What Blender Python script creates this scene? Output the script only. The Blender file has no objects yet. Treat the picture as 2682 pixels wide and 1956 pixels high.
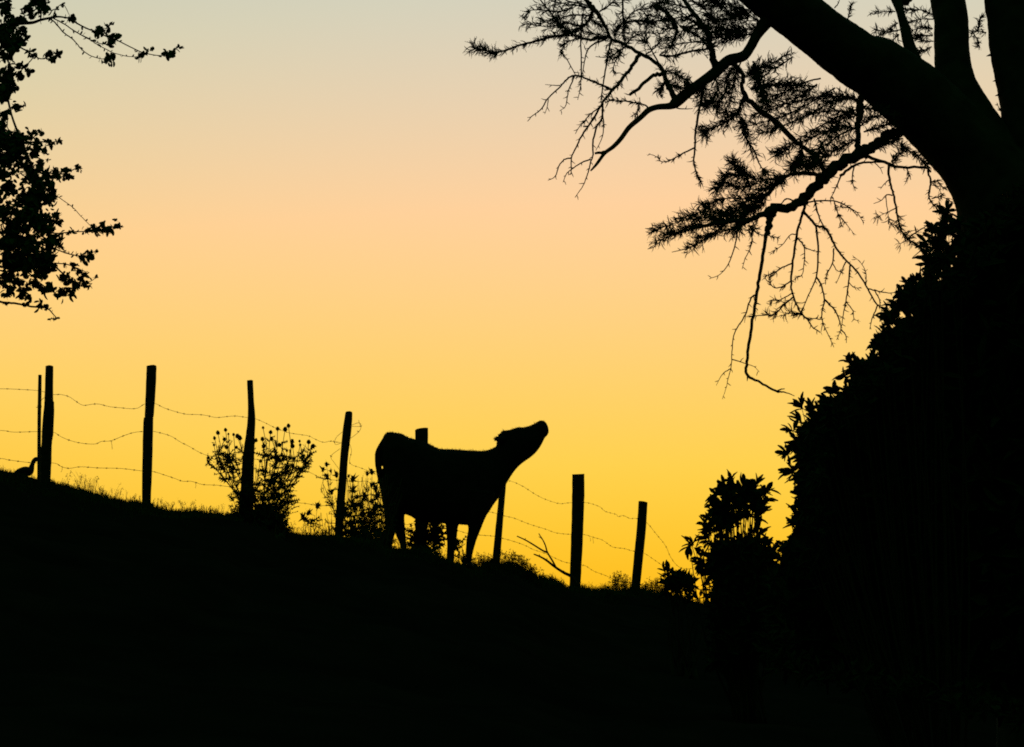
import bpy, bmesh, math, random
import numpy as np
from mathutils import Vector, Matrix, Quaternion

random.seed(7)
RNG = np.random.default_rng(7)
R = math.radians
scene = bpy.context.scene
col = scene.collection

# ------------------------------------------------------------------ camera
W_PX, H_PX, F_PX = 2682.0, 1956.0, 8143.0
PITCH = R(12.5)
CAM = np.array([0.0, 0.0, 1.6])
cam_data = bpy.data.cameras.new('camera')
cam = bpy.data.objects.new('camera', cam_data)
col.objects.link(cam)
cam.location = CAM
cam.rotation_euler = (R(90) + PITCH, 0, 0)
cam_data.sensor_width = 36.0
cam_data.lens = 36.0 * F_PX / W_PX
cam_data.clip_start = 0.1
cam_data.clip_end = 20000.0
scene.camera = cam

# ------------------------------------------------------------------ sky (sun on the horizon behind the hill)
SUN_EL, SUN_AZ = -3.0, 3.0
SKY_STRENGTH = 0.15
world = bpy.data.worlds.new('World')
scene.world = world
world.use_nodes = True
wn = world.node_tree
bg = wn.nodes['Background']
sky = wn.nodes.new('ShaderNodeTexSky')
sky.sky_type = 'NISHITA'
sky.sun_disc = False
sky.sun_elevation = R(SUN_EL)
sky.sun_rotation = R(SUN_AZ)
sky.air_density, sky.dust_density, sky.ozone_density = 2.5, 4.0, 1.0
sep = wn.nodes.new('ShaderNodeSeparateColor')
comb = wn.nodes.new('ShaderNodeCombineColor')
wn.links.new(sky.outputs[0], sep.inputs[0])
# white balance and contrast of the whole dusk sky
for i, (g, k, top) in enumerate(((2.5, 212.0, 1.0), (1.25, 12.7, 0.64), (2.8, 1180.0, 1.0))):
    p = wn.nodes.new('ShaderNodeMath'); p.operation = 'POWER'; p.inputs[1].default_value = g
    m = wn.nodes.new('ShaderNodeMath'); m.operation = 'MULTIPLY'; m.inputs[1].default_value = k
    wn.links.new(sep.outputs[i], p.inputs[0])
    wn.links.new(p.outputs[0], m.inputs[0])
    c = wn.nodes.new('ShaderNodeMath'); c.operation = 'MINIMUM'; c.inputs[1].default_value = top
    wn.links.new(m.outputs[0], c.inputs[0])
    wn.links.new(c.outputs[0], comb.inputs[i])
wn.links.new(comb.outputs[0], bg.inputs[0])
bg.inputs[1].default_value = SKY_STRENGTH

sun_data = bpy.data.lights.new('sun', 'SUN')
sun_data.energy = 0.03
sun_data.angle = R(0.5)
sun_data.color = (1.0, 0.62, 0.3)
sun = bpy.data.objects.new('sun', sun_data)
col.objects.link(sun)
sd = Vector((math.sin(R(SUN_AZ)) * math.cos(R(SUN_EL)), math.cos(R(SUN_AZ)) * math.cos(R(SUN_EL)), math.sin(R(SUN_EL))))
sun.rotation_euler = sd.to_track_quat('Z', 'Y').to_euler()
sun.location = (5, 60, 30)

vs = scene.view_settings
vs.view_transform = 'Standard'
vs.look = 'None'
vs.gamma = 1.0
vs.use_curve_mapping = False
vs.exposure = math.log2(1.0 / SKY_STRENGTH)
scene.render.engine = 'CYCLES'
scene.cycles.max_bounces = 4
scene.cycles.diffuse_bounces = 2
scene.cycles.use_denoising = False
scene.cycles.filter_width = 1.8

# ------------------------------------------------------------------ helpers
_fw = np.array([0.0, math.cos(PITCH), math.sin(PITCH)])
_up = np.array([0.0, -math.sin(PITCH), math.cos(PITCH)])
_rt = np.array([1.0, 0.0, 0.0])


def P(px, py, D):
    """the point of the place D metres ahead of the camera that the photograph shows at px, py"""
    d = _fw + _rt * ((px - W_PX / 2) / F_PX) + _up * ((H_PX / 2 - py) / F_PX)
    return CAM + d * (D / d[1])


def M(px, D):
    return px * D / F_PX


def interp(x, table):
    a = np.array(table, float)
    return np.interp(x, a[:, 0], a[:, 1])


def Z(ox, oy, s, pts):
    return [(ox + p[0] / s, oy + p[1] / s) for p in pts]


def smooth(pts, sub=4):
    """Catmull-Rom through 2 to n points of any dimension"""
    a = np.array(pts, float)
    if len(a) < 3:
        return a
    e = np.vstack([2 * a[0] - a[1], a, 2 * a[-1] - a[-2]])
    out = []
    for i in range(1, len(e) - 2):
        p0, p1, p2, p3 = e[i - 1], e[i], e[i + 1], e[i + 2]
        for k in range(sub):
            t = k / sub
            out.append(0.5 * (2 * p1 + (p2 - p0) * t + (2 * p0 - 5 * p1 + 4 * p2 - p3) * t * t + (3 * p1 - p0 - 3 * p2 + p3) * t ** 3))
    out.append(a[-1])
    return np.array(out)


def cross3(a, b):
    return np.array([a[1] * b[2] - a[2] * b[1], a[2] * b[0] - a[0] * b[2], a[0] * b[1] - a[1] * b[0]])


def unit(v):
    v = np.asarray(v, float)
    return v / (np.linalg.norm(v) + 1e-12)


class MB:
    """collects geometry in world space, links it as one mesh object"""

    def __init__(self):
        self.v, self.f, self.n = [], [], 0

    def add(self, verts, faces):
        self.v.append(np.asarray(verts, float).reshape(-1, 3))
        n = self.n
        self.f.extend([tuple(i + n for i in f) for f in faces])
        self.n += len(self.v[-1])

    def tube(self, pts, rad, sides=6, noise=0.0, cap=True, flat=None):
        pts = np.asarray(pts, float)
        n = len(pts)
        rad = np.broadcast_to(np.asarray(rad, float), (n,))
        tan = np.gradient(pts, axis=0)
        tan /= np.linalg.norm(tan, axis=1)[:, None] + 1e-12
        ref = np.array([0.0, 1.0, 0.0]) if abs(tan[0][1]) < 0.9 else np.array([1.0, 0, 0])
        u = unit(cross3(tan[0], ref))
        ang = np.linspace(0, 2 * math.pi, sides, endpoint=False)
        vv = []
        for i in range(n):
            u = unit(u - tan[i] * np.dot(u, tan[i]))
            w = cross3(tan[i], u)
            r = np.full(sides, rad[i])
            if noise:
                nz = RNG.uniform(-1, 1, sides)
                nz = (nz + np.roll(nz, 1)) * .6
                prev = nz if i == 0 else prev * .72 + nz * .5
                r = r * (1 + noise * prev)
            vv.append(pts[i] + np.outer(np.cos(ang) * r, u) + np.outer(np.sin(ang) * r, w))
        faces = []
        for i in range(n - 1):
            for k in range(sides):
                a, b = i * sides + k, i * sides + (k + 1) % sides
                faces.append((a, b, b + sides, a + sides))
        if cap:
            faces.append(tuple(range(sides))[::-1])
            faces.append(tuple((n - 1) * sides + k for k in range(sides)))
        self.add(np.vstack(vv), faces)

    def build(self, name, mat, parent=None, smooth_shade=True):
        base = np.array(parent_loc(parent))
        me = bpy.data.meshes.new(name)
        v = (np.vstack(self.v) - base) if self.v else np.zeros((0, 3))
        me.from_pydata(v.tolist(), [], self.f)
        me.materials.append(mat)
        if smooth_shade:
            me.polygons.foreach_set('use_smooth', [True] * len(me.polygons))
        me.update()
        o = bpy.data.objects.new(name, me)
        col.objects.link(o)
        if parent:
            o.parent = parent
        return o


def parent_loc(p):
    l = Vector((0, 0, 0))
    while p:
        l = l + p.location
        p = p.parent
    return l


def tag(o, label=None, cat=None, group=None, kind=None):
    if label: o['label'] = label
    if cat: o['category'] = cat
    if group: o['group'] = group
    if kind: o['kind'] = kind
    return o


def empty(name, loc, label=None, cat=None, group=None):
    o = bpy.data.objects.new(name, None)
    o.empty_display_size = 0.2
    o.location = loc
    col.objects.link(o)
    return tag(o, label, cat, group)


def material(name, c1, c2, scale=8.0, rough=0.9, bump=0.3, spec=0.03):
    m = bpy.data.materials.new(name)
    m.use_nodes = True
    nt = m.node_tree
    b = nt.nodes['Principled BSDF']
    tc = nt.nodes.new('ShaderNodeTexCoord')
    nz = nt.nodes.new('ShaderNodeTexNoise'); nz.inputs['Scale'].default_value = scale
    nz.inputs['Detail'].default_value = 6
    rp = nt.nodes.new('ShaderNodeValToRGB')
    rp.color_ramp.elements[0].position, rp.color_ramp.elements[1].position = 0.3, 0.7
    rp.color_ramp.elements[0].color, rp.color_ramp.elements[1].color = (*c1, 1), (*c2, 1)
    nt.links.new(tc.outputs['Object'], nz.inputs['Vector'])
    nt.links.new(nz.outputs[0], rp.inputs[0])
    nt.links.new(rp.outputs[0], b.inputs['Base Color'])
    bp = nt.nodes.new('ShaderNodeBump'); bp.inputs['Strength'].default_value = bump
    bp.inputs['Distance'].default_value = 0.02
    nt.links.new(nz.outputs[0], bp.inputs['Height'])
    nt.links.new(bp.outputs[0], b.inputs['Normal'])
    b.inputs['Roughness'].default_value = rough
    b.inputs['Specular IOR Level'].default_value = spec
    return m


MAT = {
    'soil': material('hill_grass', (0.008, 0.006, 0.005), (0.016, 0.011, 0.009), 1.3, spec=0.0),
    'grass': material('grass_blade', (0.03, 0.04, 0.015), (0.05, 0.055, 0.022), 3.0),
    'dry': material('dry_stalk', (0.06, 0.045, 0.022), (0.09, 0.07, 0.035), 6.0),
    'bark': material('bark', (0.018, 0.014, 0.010), (0.040, 0.031, 0.022), 9.0, bump=0.8),
    'twig': material('twig_bark', (0.022, 0.016, 0.011), (0.038, 0.029, 0.020), 14.0),
    'leaf_left': material('small_leaf', (0.028, 0.042, 0.014), (0.042, 0.060, 0.020), 5.0),
    'leaf_bush': material('long_leaf', (0.014, 0.022, 0.010), (0.024, 0.032, 0.013), 5.0),
    'frond': material('feather_leaf', (0.026, 0.038, 0.014), (0.040, 0.054, 0.020), 5.0),
    'thistle': material('thistle_green', (0.030, 0.038, 0.020), (0.046, 0.054, 0.030), 9.0),
    'thistle_head': material('thistle_seed_head', (0.035, 0.025, 0.026), (0.055, 0.042, 0.036), 30.0),
    'wood': material('weathered_post', (0.020, 0.017, 0.014), (0.036, 0.031, 0.026), 16.0, bump=0.7),
    'steel': material('rusted_wire', (0.030, 0.020, 0.015), (0.055, 0.040, 0.030), 40.0, rough=0.8),
    'cow': material('black_coat', (0.009, 0.008, 0.008), (0.018, 0.015, 0.014), 12.0, bump=0.2),
    'hoof': material('hoof_horn', (0.012, 0.011, 0.010), (0.024, 0.021, 0.018), 20.0, rough=0.6),
    'eye': material('dark_eye', (0.006, 0.005, 0.005), (0.010, 0.008, 0.008), 5.0, rough=0.15),
    'bird': material('dark_feathers', (0.014, 0.015, 0.022), (0.026, 0.028, 0.038), 30.0),
}

# ------------------------------------------------------------------ the hill
CREST = [(-1500, 930, 26.0), (-800, 1080, 28.0), (-300, 1170, 29.2), (0, 1228, 29.8), (39, 1236, 29.9), (97, 1252, 30.05),
         (133, 1262, 30.15), (182, 1274, 30.3), (272, 1297, 30.55), (318, 1310, 30.7), (369, 1317, 30.85),
         (396, 1323, 30.9), (454, 1336, 31.1), (520, 1341, 31.35), (618, 1351, 31.7), (670, 1361, 31.85),
         (730, 1379, 32.05), (757, 1393, 32.15), (803, 1399, 32.3), (893, 1404, 32.65), (972, 1415, 32.9),
         (1006, 1428, 33.0), (1050, 1436, 33.1), (1095, 1438, 33.2), (1128, 1449, 33.3), (1164, 1462, 33.4),
         (1206, 1477, 33.6), (1242, 1482, 33.85), (1290, 1477, 34.6), (1345, 1482, 35.2), (1409, 1512, 35.9),
         (1477, 1536, 36.5), (1520, 1538, 36.8), (1579, 1551, 37.3), (1675, 1551, 38.2), (1740, 1560, 38.7),
         (1832, 1580, 39.4), (2018, 1592, 40.8), (2300, 1680, 42.8), (2700, 1800, 45.5), (3400, 1930, 50.0), (5000, 2100, 60.0)]
_cw = np.array([P(*c) for c in CREST])


_br = np.random.default_rng(3)
BUMPS = [(f * math.cos(a), f * math.sin(a), p, .05 / f) for f, a, p in zip(_br.uniform(.8, 14, 26), _br.uniform(0, 6.28, 26), _br.uniform(0, 6.28, 26))]


def terrain(x, y):
    x = np.asarray(x, float); y = np.asarray(y, float)
    yc = np.interp(x, _cw[:, 0], _cw[:, 1])
    zc = np.interp(x, _cw[:, 0], _cw[:, 2])
    s = np.clip(y / yc, 0, 1)
    front = zc * s ** 1.15
    d = np.clip(y - yc, 0, None)
    back = zc - 0.07 * d - 0.012 * np.clip(d, 0, 14) ** 2 * 0.8
    back = np.where(d > 14, np.maximum(zc - 0.07 * 14 - 0.0096 * 196 - 0.25 * (d - 14), -30.0), back)
    z = np.where(y <= yc, front, back)
    bump = np.zeros_like(z)
    for kx, ky, ph, am in BUMPS:
        bump = bump + am * np.sin(x * kx + y * ky + ph)
    fade = np.clip(np.abs(y - yc) / 0.6, 0, 1)
    return z + bump * fade


def ground_at(p):
    return float(terrain(p[0], p[1]))


xs = np.unique(np.concatenate([-np.geomspace(9, 4000, 30), np.arange(-9, 14, 0.09), np.geomspace(14, 4000, 30)]))
ys = np.unique(np.concatenate([-np.geomspace(2, 4000, 20), np.arange(-2, 24, 0.5), np.arange(24, 46, 0.12), np.geomspace(46, 6000, 30)]))
gx, gy = np.meshgrid(xs, ys)
gz = terrain(gx, gy)
nv = gx.size
nx, ny = len(xs), len(ys)
idx = np.arange(nv).reshape(ny, nx)
quads = np.stack([idx[:-1, :-1], idx[:-1, 1:], idx[1:, 1:], idx[1:, :-1]], -1).reshape(-1, 4)
me = bpy.data.meshes.new('hillside')
me.vertices.add(nv)
me.vertices.foreach_set('co', np.stack([gx, gy, gz], -1).ravel())
me.loops.add(quads.size)
me.loops.foreach_set('vertex_index', quads.ravel())
me.polygons.add(len(quads))
me.polygons.foreach_set('loop_start', np.arange(0, quads.size, 4))
me.polygons.foreach_set('use_smooth', [True] * len(quads))
me.update(calc_edges=True)
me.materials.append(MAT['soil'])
hill = bpy.data.objects.new('hillside', me)
col.objects.link(hill)
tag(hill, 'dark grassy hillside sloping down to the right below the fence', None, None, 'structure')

# ------------------------------------------------------------------ grass along the crest
def blade(mb, base, h, lean, w):
    d = np.array([math.cos(lean[1]), math.sin(lean[1]), 0.0])
    side = np.array([-d[1], d[0], 0.0]) if random.random() < 0.5 else np.array([1.0, 0, 0])
    p0 = base
    p1 = base + np.array([0, 0, h * 0.55]) + d * h * lean[0] * 0.3
    p2 = base + np.array([0, 0, h * (1 - 0.25 * lean[0])]) + d * h * lean[0]
    mb.add([p0 - side * w, p0 + side * w, p1 + side * w * 0.75, p1 - side * w * 0.75, p2], [(0, 1, 2, 3), (3, 2, 4)])


gb = MB()
for i in range(15000):
    px = random.uniform(-150, 2150)
    c = P(px, 1400, 30)
    # distance of the crest at this bearing
    D = interp(px, [(a, d) for a, _, d in CREST])
    q = P(px, float(np.interp(px, [a for a, _, _ in CREST], [b for _, b, _ in CREST])), D)
    off = random.gauss(-0.15, 0.35)
    b = np.array([q[0] + random.uniform(-.05, .05), q[1] + off, 0])
    b[2] = ground_at(b) - 0.01
    clump = 0.5 + 0.5 * math.sin(px * 0.083) * math.sin(px * 0.031 + 1.0) + 0.25 * math.sin(px * 0.21)
    h = random.uniform(0.015, 0.05) + 0.05 * max(0, clump) * random.random() ** 2
    blade(gb, b, h, (random.uniform(0.1, 0.9), random.uniform(0, 6.28)), random.uniform(0.0015, 0.0035))
for i in range(470):   # rough tufts
    px = random.choice((random.uniform(-50, 1900), random.uniform(130, 640), random.uniform(1230, 1480), random.uniform(1520, 1800)))
    D = interp(px, [(a, d) for a, _, d in CREST]) + random.uniform(-.35, .25)
    q = P(px, 1300, D)
    hh = random.uniform(.03, .075) * (1.35 if px > 1230 else 1.0) * (1.5 if random.random() < .2 else 1.0)
    for k in range(random.randint(14, 40)):
        b = np.array([q[0] + random.gauss(0, .035), q[1] + random.gauss(0, .03), 0.0]); b[2] = ground_at(b) - .01
        blade(gb, b, hh * random.uniform(.5, 1.2), (random.uniform(.1, .8), random.uniform(0, 6.28)), random.uniform(.0018, .0042))
# taller stalks in the places where they break the skyline
TALL = [(150, 190, 10, .14), (205, 250, 40, .19), (250, 300, 26, .15), (300, 330, 16, .14), (330, 400, 18, .08), (400, 450, 30, .12), (450, 520, 34, .13), (520, 625, 40, .09),
        (700, 880, 110, .11), (960, 1010, 70, .15), (1020, 1060, 30, .08), (1120, 1180, 60, .13), (1200, 1250, 50, .12),
        (1250, 1300, 50, .12), (1520, 1600, 40, .07)]
tb = MB()
for x0, x1, n, hh in TALL:
    for i in range(n):
        px = random.uniform(x0, x1)
        D = interp(px, [(a, d) for a, _, d in CREST]) + random.uniform(-0.1, 0.4)
        q = P(px, 1300, D)
        b = np.array([q[0], q[1], 0.0]); b[2] = ground_at(b) - 0.02
        h = hh * random.uniform(0.35, 1.0) + 0.03
        a = random.uniform(0, 6.28); l = random.uniform(0.1, 0.6)
        top = b + np.array([math.cos(a) * l * h, math.sin(a) * l * h, h])
        mid = b * 0.45 + top * 0.55 + np.array([0, 0, 0.12 * h])
        pts = smooth([b, mid, top], 3)
        tb.tube(pts, np.linspace(0.0017, 0.001, len(pts)), 3, cap=False)
        if random.random() < 0.75:  # seed head
            for k in range(random.randint(3, 8)):
                c = pts[-1] + np.array([random.gauss(0, .008), random.gauss(0, .008), random.uniform(-.03, .012)])
                blade(tb, c, random.uniform(.008, .018), (random.uniform(.2, 1.2), random.uniform(0, 6.28)), .0026)
        for k in range(2):
            c = pts[int(len(pts) * random.uniform(.2, .6))]
            blade(tb, c, random.uniform(.03, .07), (random.uniform(.6, 1.4), random.uniform(0, 6.28)), .0016)
tag(gb.build('grass', MAT['grass'], None, False), 'short grass covering the crest of the dark hill', 'grass', None, 'stuff')
tag(tb.build('dry_grass', MAT['dry'], None, False), 'thin dry grass stalks fringing the skyline of the hill', 'grass', None, 'stuff')

# ------------------------------------------------------------------ barbed wire fence
FENCE = [(-400, 28.7), (0, 29.85), (125, 30.2), (392, 31.0), (655, 32.0), (905, 33.2), (1105, 34.45), (1310, 35.8),
         (1515, 37.0), (1680, 38.4), (1850, 39.8), (2100, 41.5)]


def fD(px):
    return float(interp(px, FENCE))


f0 = P(1105, 1440, 34.45)
fence = empty('barbed_wire_fence', (f0[0], f0[1], ground_at(f0)),
              'old barbed wire fence of leaning wooden posts along the hill crest', 'fence')


def post(rows, D, label, top_tilt=0.0, notch=None, sides=10, name='fence_post', jag=0.0):
    """rows: (y, x_left, x_right) down the post; the foot is carried into the ground"""
    mb = MB()
    rows = sorted(rows)
    c_low = P((rows[-1][1] + rows[-1][2]) / 2, rows[-1][0], D)
    g = ground_at(c_low) - 0.35
    r = smooth([(y, a, b) for y, a, b in rows], 5)
    rings = []
    for i, (y, a, b) in enumerate(r):
        c = P((a + b) / 2, y, D)
        rings.append((c, M((b - a) / 2, D)))
    step = rings[-1][0] - rings[-2][0]
    last_c, last_r = rings[-1]
    k = max(0.0, last_c[2] - g)
    dirn = step / max(1e-6, -step[2])
    rings.append((last_c + dirn * k * 0.5, last_r * 1.03))
    rings.append((last_c + dirn * k, last_r * 1.05))
    ang = np.linspace(0, 2 * math.pi, sides, endpoint=False) + 0.3
    base_n = 1 + 0.06 * RNG.uniform(-1, 1, sides)
    vv = []
    for i, (c, rad) in enumerate(rings):
        rr = rad * base_n * (1 + 0.025 * RNG.uniform(-1, 1, sides)) / 0.985
        ring = np.stack([c[0] + np.cos(ang) * rr, c[1] + np.sin(ang) * rr, np.full(sides, c[2])], -1)
        if i == 0:
            ring[:, 2] += np.cos(ang) * top_tilt + RNG.uniform(-1, 1, sides) * jag
        if notch is not None and abs(i - notch[0]) < 1:
            m = np.cos(ang) > 0.3
            ring[m, 0] -= rad * notch[1]
        vv.append(ring)
    n = len(vv)
    faces = []
    for i in range(n - 1):
        for k2 in range(sides):
            a, b = i * sides + k2, i * sides + (k2 + 1) % sides
            faces.append((a, a + sides, b + sides, b))
    faces.append(tuple(range(sides)))
    faces.append(tuple((n - 1) * sides + k2 for k2 in range(sides))[::-1])
    mb.add(np.vstack(vv), faces)
    o = mb.build(name, MAT['wood'] if name == 'fence_post' else MAT['steel'], fence, False)
    o['label'] = label
    return o


post([(959, 119.5, 139.8), (1040, 117, 139.3), (1060, 116, 142), (1130, 110, 140), (1160, 109, 136), (1200, 104, 135), (1262, 103, 132)],
     30.2, 'leftmost wooden post with a thin stake beside it', jag=.004)
post([(982, 99.8, 109.6), (1070, 98, 108.5), (1130, 97.5, 107.5), (1250, 97, 107)], 29.95, 'thin straight stake against the leftmost post', name='stake', sides=8)
post([(958, 383.5, 410), (1000, 382, 408.5), (1080, 379, 403.5), (1093, 378.5, 401.5), (1105, 375, 401.5), (1200, 372.5, 399), (1312, 371.5, 395)],
     31.0, 'straight post with a notch in its right side', notch=(16, .55), jag=.006)
post([(996, 646, 663), (1050, 648, 665.5), (1090, 648, 669), (1130, 644, 668), (1170, 638, 667), (1210, 633, 666), (1290, 628, 664), (1346, 622, 664)],
     32.0, 'crooked post thin at the top behind the tall thistle', jag=.004)
post([(1078, 907, 920), (1084, 903.5, 923), (1130, 897, 920), (1200, 890.5, 911.5), (1250, 887, 908.5), (1330, 880, 902), (1400, 876, 898)],
     33.2, 'leaning post with loose wire loops round its top', jag=.003)
post([(1124, 1086, 1122), (1200, 1086, 1121.5), (1300, 1086, 1120), (1440, 1086.5, 1118)], 34.45, 'thick post with a slanted top behind the cow', top_tilt=.012)
post([(1236, 1310, 1329), (1300, 1306, 1323.5), (1380, 1298, 1317), (1470, 1289, 1310.5)], 35.8, 'leaning post half hidden by the neck of the cow', jag=.004)
post([(1243, 1498.5, 1531.5), (1300, 1498, 1531.5), (1376, 1496.5, 1528.5), (1450, 1494, 1525.5), (1534, 1492, 1521)], 37.0,
     'thick post with a jagged top right of the cow', jag=.012)
post([(1314.5, 1672.5, 1696), (1380, 1668, 1692.5), (1450, 1661, 1685.5), (1548, 1652, 1675.5)], 38.4, 'short leaning post at the right end of the fence', top_tilt=-.01)

TOP = (Z(0, 900, 3.304, [(-400, 380), (-150, 388), (0, 390), (100, 392), (320, 405)]) + [(128, 1030)] +
       Z(0, 900, 3.304, [(465, 440), (530, 440), (600, 460), (660, 500), (720, 533), (800, 523), (860, 523), (950, 545), (1050, 555), (1150, 563), (1200, 553), (1245, 525)]) + [(393, 1056)] +
       Z(0, 900, 3.304, [(1350, 520), (1420, 555), (1510, 585), (1610, 610)]) + Z(500, 960, 3.304, [(40, 414), (120, 420), (220, 440), (330, 430), (400, 428), (480, 440)]) + [(657, 1094)] +
       Z(500, 960, 3.304, [(570, 455), (650, 490), (720, 525), (840, 570), (960, 590), (1020, 600), (1090, 635), (1150, 655), (1200, 645), (1240, 650), (1300, 660)]) + [(903, 1166)] +
       Z(500, 960, 3.304, [(1370, 670), (1390, 730), (1375, 800), (1385, 845), (1480, 880), (1560, 915)]) + [(990, 1243), (1040, 1255), (1104, 1262), (1200, 1272), (1290, 1268), (1318, 1262)] +
       Z(900, 1060, 3.592, [(1550, 715), (1620, 735), (1700, 775), (1800, 840), (1900, 890), (2030, 930), (2110, 923)]) + [(1510, 1316)] +
       Z(1400, 1160, 3.236, [(430, 505), (500, 520), (560, 545), (600, 580), (690, 605), (710, 625), (750, 615), (810, 640), (865, 640), (950, 675), (1030, 770), (1110, 870), (1150, 960), (1200, 1030), (1250, 1060), (1320, 1065), (1360, 1050), (1400, 1020), (1480, 1000), (1700, 1010)]))
MID = (Z(0, 900, 3.304, [(-400, 745), (0, 750), (120, 765), (320, 760)]) + [(125, 1131)] +
       Z(0, 900, 3.304, [(475, 770), (520, 800), (600, 835), (700, 860), (820, 868), (880, 845), (960, 840), (1060, 800), (1150, 770), (1230, 760)]) + [(390, 1129)] +
       Z(0, 900, 3.304, [(1335, 760), (1420, 780), (1490, 805), (1560, 850), (1640, 890)]) + Z(500, 960, 3.304, [(70, 740), (150, 770), (270, 785), (400, 790), (540, 800), (700, 820), (850, 860), (990, 900), (1060, 930), (1130, 965), (1270, 985), (1350, 990), (1460, 995), (1540, 1000)]) +
       [(1000, 1300), (1040, 1350), (1061, 1373), (1079, 1371), (1104, 1371), (1149, 1375), (1167, 1376), (1200, 1370), (1240, 1350), (1279, 1341), (1301, 1345)] +
       Z(900, 1060, 3.592, [(1510, 1045), (1600, 1065), (1700, 1105), (1800, 1140), (1900, 1170), (2000, 1205), (2150, 1220)]) +
       Z(1400, 1160, 3.236, [(415, 775), (500, 800), (580, 825), (660, 880), (760, 895), (830, 915), (920, 930), (1000, 980), (1080, 1035), (1140, 1065), (1250, 1110), (1350, 1140), (1450, 1145)]))
LOW = (Z(0, 900, 3.304, [(-400, 960), (0, 992), (70, 1005), (270, 1030), (400, 1032), (480, 1035), (535, 1065), (600, 1078), (700, 1065), (850, 1075), (1050, 1080), (1220, 1100), (1320, 1105), (1420, 1135), (1510, 1165), (1580, 1190), (1650, 1190)]) +
       Z(500, 960, 3.304, [(50, 1005), (100, 1020), (200, 1025), (260, 1030), (450, 1060), (650, 1130), (860, 1170), (1000, 1185), (1080, 1200), (1220, 1205), (1330, 1215), (1500, 1260)]) +
       [(1000, 1370), (1060, 1384), (1104, 1380), (1149, 1383), (1167, 1384), (1198, 1389), (1221, 1396), (1254, 1401), (1293, 1404)] +
       Z(900, 1060, 3.592, [(1510, 1260), (1600, 1285), (1700, 1320), (1780, 1360), (1900, 1400), (2050, 1470), (2130, 1490)]) +
       Z(1400, 1160, 3.236, [(350, 1020), (405, 1035), (440, 1045), (500, 1085), (580, 1115), (640, 1140), (700, 1165), (850, 1190), (1000, 1230)]))


def wire(pts, label):
    mb, bb = MB(), MB()
    p2 = smooth(pts, 4)
    p3 = np.array([P(x, y, fD(x) - 0.09) for x, y in p2])
    mb.tube(p3, 0.0021, 4, cap=False)
    w = mb.build('barbed_wire', MAT['steel'], fence)
    w['label'] = label
    seg = np.linalg.norm(np.diff(p3, axis=0), axis=1)
    s = np.concatenate([[0], np.cumsum(seg)])
    for t in np.arange(0.05, s[-1], 0.115):
        t += random.uniform(-.015, .015)
        i = min(len(seg) - 1, max(0, int(np.searchsorted(s, t)) - 1))
        c = p3[i] + (p3[i + 1] - p3[i]) * ((t - s[i]) / seg[i])
        tn = unit(p3[i + 1] - p3[i])
        bb.tube([c - tn * .010, c + tn * .010], .0042, 4)
        for k in range(2):
            d = unit(RNG.normal(size=3) * np.array([.6, 1, 1]))
            bb.tube([c - d * 0.014 + tn * .004, c, c + d * 0.014 - tn * .004], [0.0004, .0022, 0.0004], 3, cap=False)
    tag(bb.build('barb', MAT['steel'], w), kind='stuff')


wire(TOP, 'top strand of barbed wire')
wire(MID, 'middle strand of barbed wire')
wire(LOW, 'bottom strand of barbed wire')
def loose(runs, knots=(), label=None):
    mb = MB()
    for pts in runs:
        q = smooth(pts, 5)
        mb.tube([P(x, y, fD(x) - .13 + .03 * math.sin(i)) for i, (x, y) in enumerate(q)], .0022, 4, cap=False)
    for x, y in knots:
        c = P(x, y, fD(x) - .13)
        for k in range(3):
            d = unit(RNG.normal(size=3)); mb.tube([c - d * .018, c, c + d * .018], [.0008, .0034, .0008], 3)
    o = mb.build('loose_wire', MAT['steel'], fence)
    if label: o['label'] = label


q4 = lambda *p: Z(500, 960, 3.304, p)
loose([q4((1310, 565), (1260, 610), (1245, 650), (1255, 675), (1300, 660))], [(875, 1157)], 'loop of loose wire left of the leaning post')
loose([q4((1375, 512), (1455, 485), (1470, 515), (1420, 518), (1380, 515))], [(945, 1116)], 'loop of loose wire at the top of the leaning post')
loose([q4((1452, 462), (1458, 490), (1472, 525), (1455, 560), (1410, 600), (1365, 630))], [(938, 1130)])
loose([q4((1290, 710), (1212, 775), (1240, 830), (1280, 885))], [(867, 1194.5)])
loose([[(162, 1222), (163, 1229), (160, 1236)]], [(162, 1222)])
loose([[(291, 1155), (293, 1165), (294, 1176)]], [(291, 1155)])
loose([[(511, 1262), (513, 1270), (512, 1278)]])
loose([[(1545, 1408), (1547, 1412), (1546, 1417)]])
loose([[(1552, 1410), (1554, 1416), (1554, 1423)]])
loose([[(98, 1062), (103, 1075), (109, 1064), (104, 1056), (112, 1044), (121, 1040)]], [(99, 1066)], 'twist of wire binding the stake to the leftmost post')

# ------------------------------------------------------------------ the cow
CD = 33.8  # distance of the cow's mid-line


def cowD(px):
    return CD + (px - 1160) / 1000.0 * 0.35


def section(top, bot, hw, px_for_D, n=18, sq=2.3):
    a, b = np.array(top, float), np.array(bot, float)
    Dm = cowD(px_for_D)
    A, B = P(a[0], a[1], Dm), P(b[0], b[1], Dm)
    c, ax = (A + B) / 2, (A - B) / 2
    dep = np.array([0.0, 1.0, 0.0])
    out = []
    for k in range(n):
        t = 2 * math.pi * k / n
        cs, sn = math.cos(t), math.sin(t)
        ca = math.copysign(abs(cs) ** (2 / sq), cs); sa = math.copysign(abs(sn) ** (2 / sq), sn)
        out.append(c + ax * ca + dep * hw * sa)
    return np.array(out)


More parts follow.
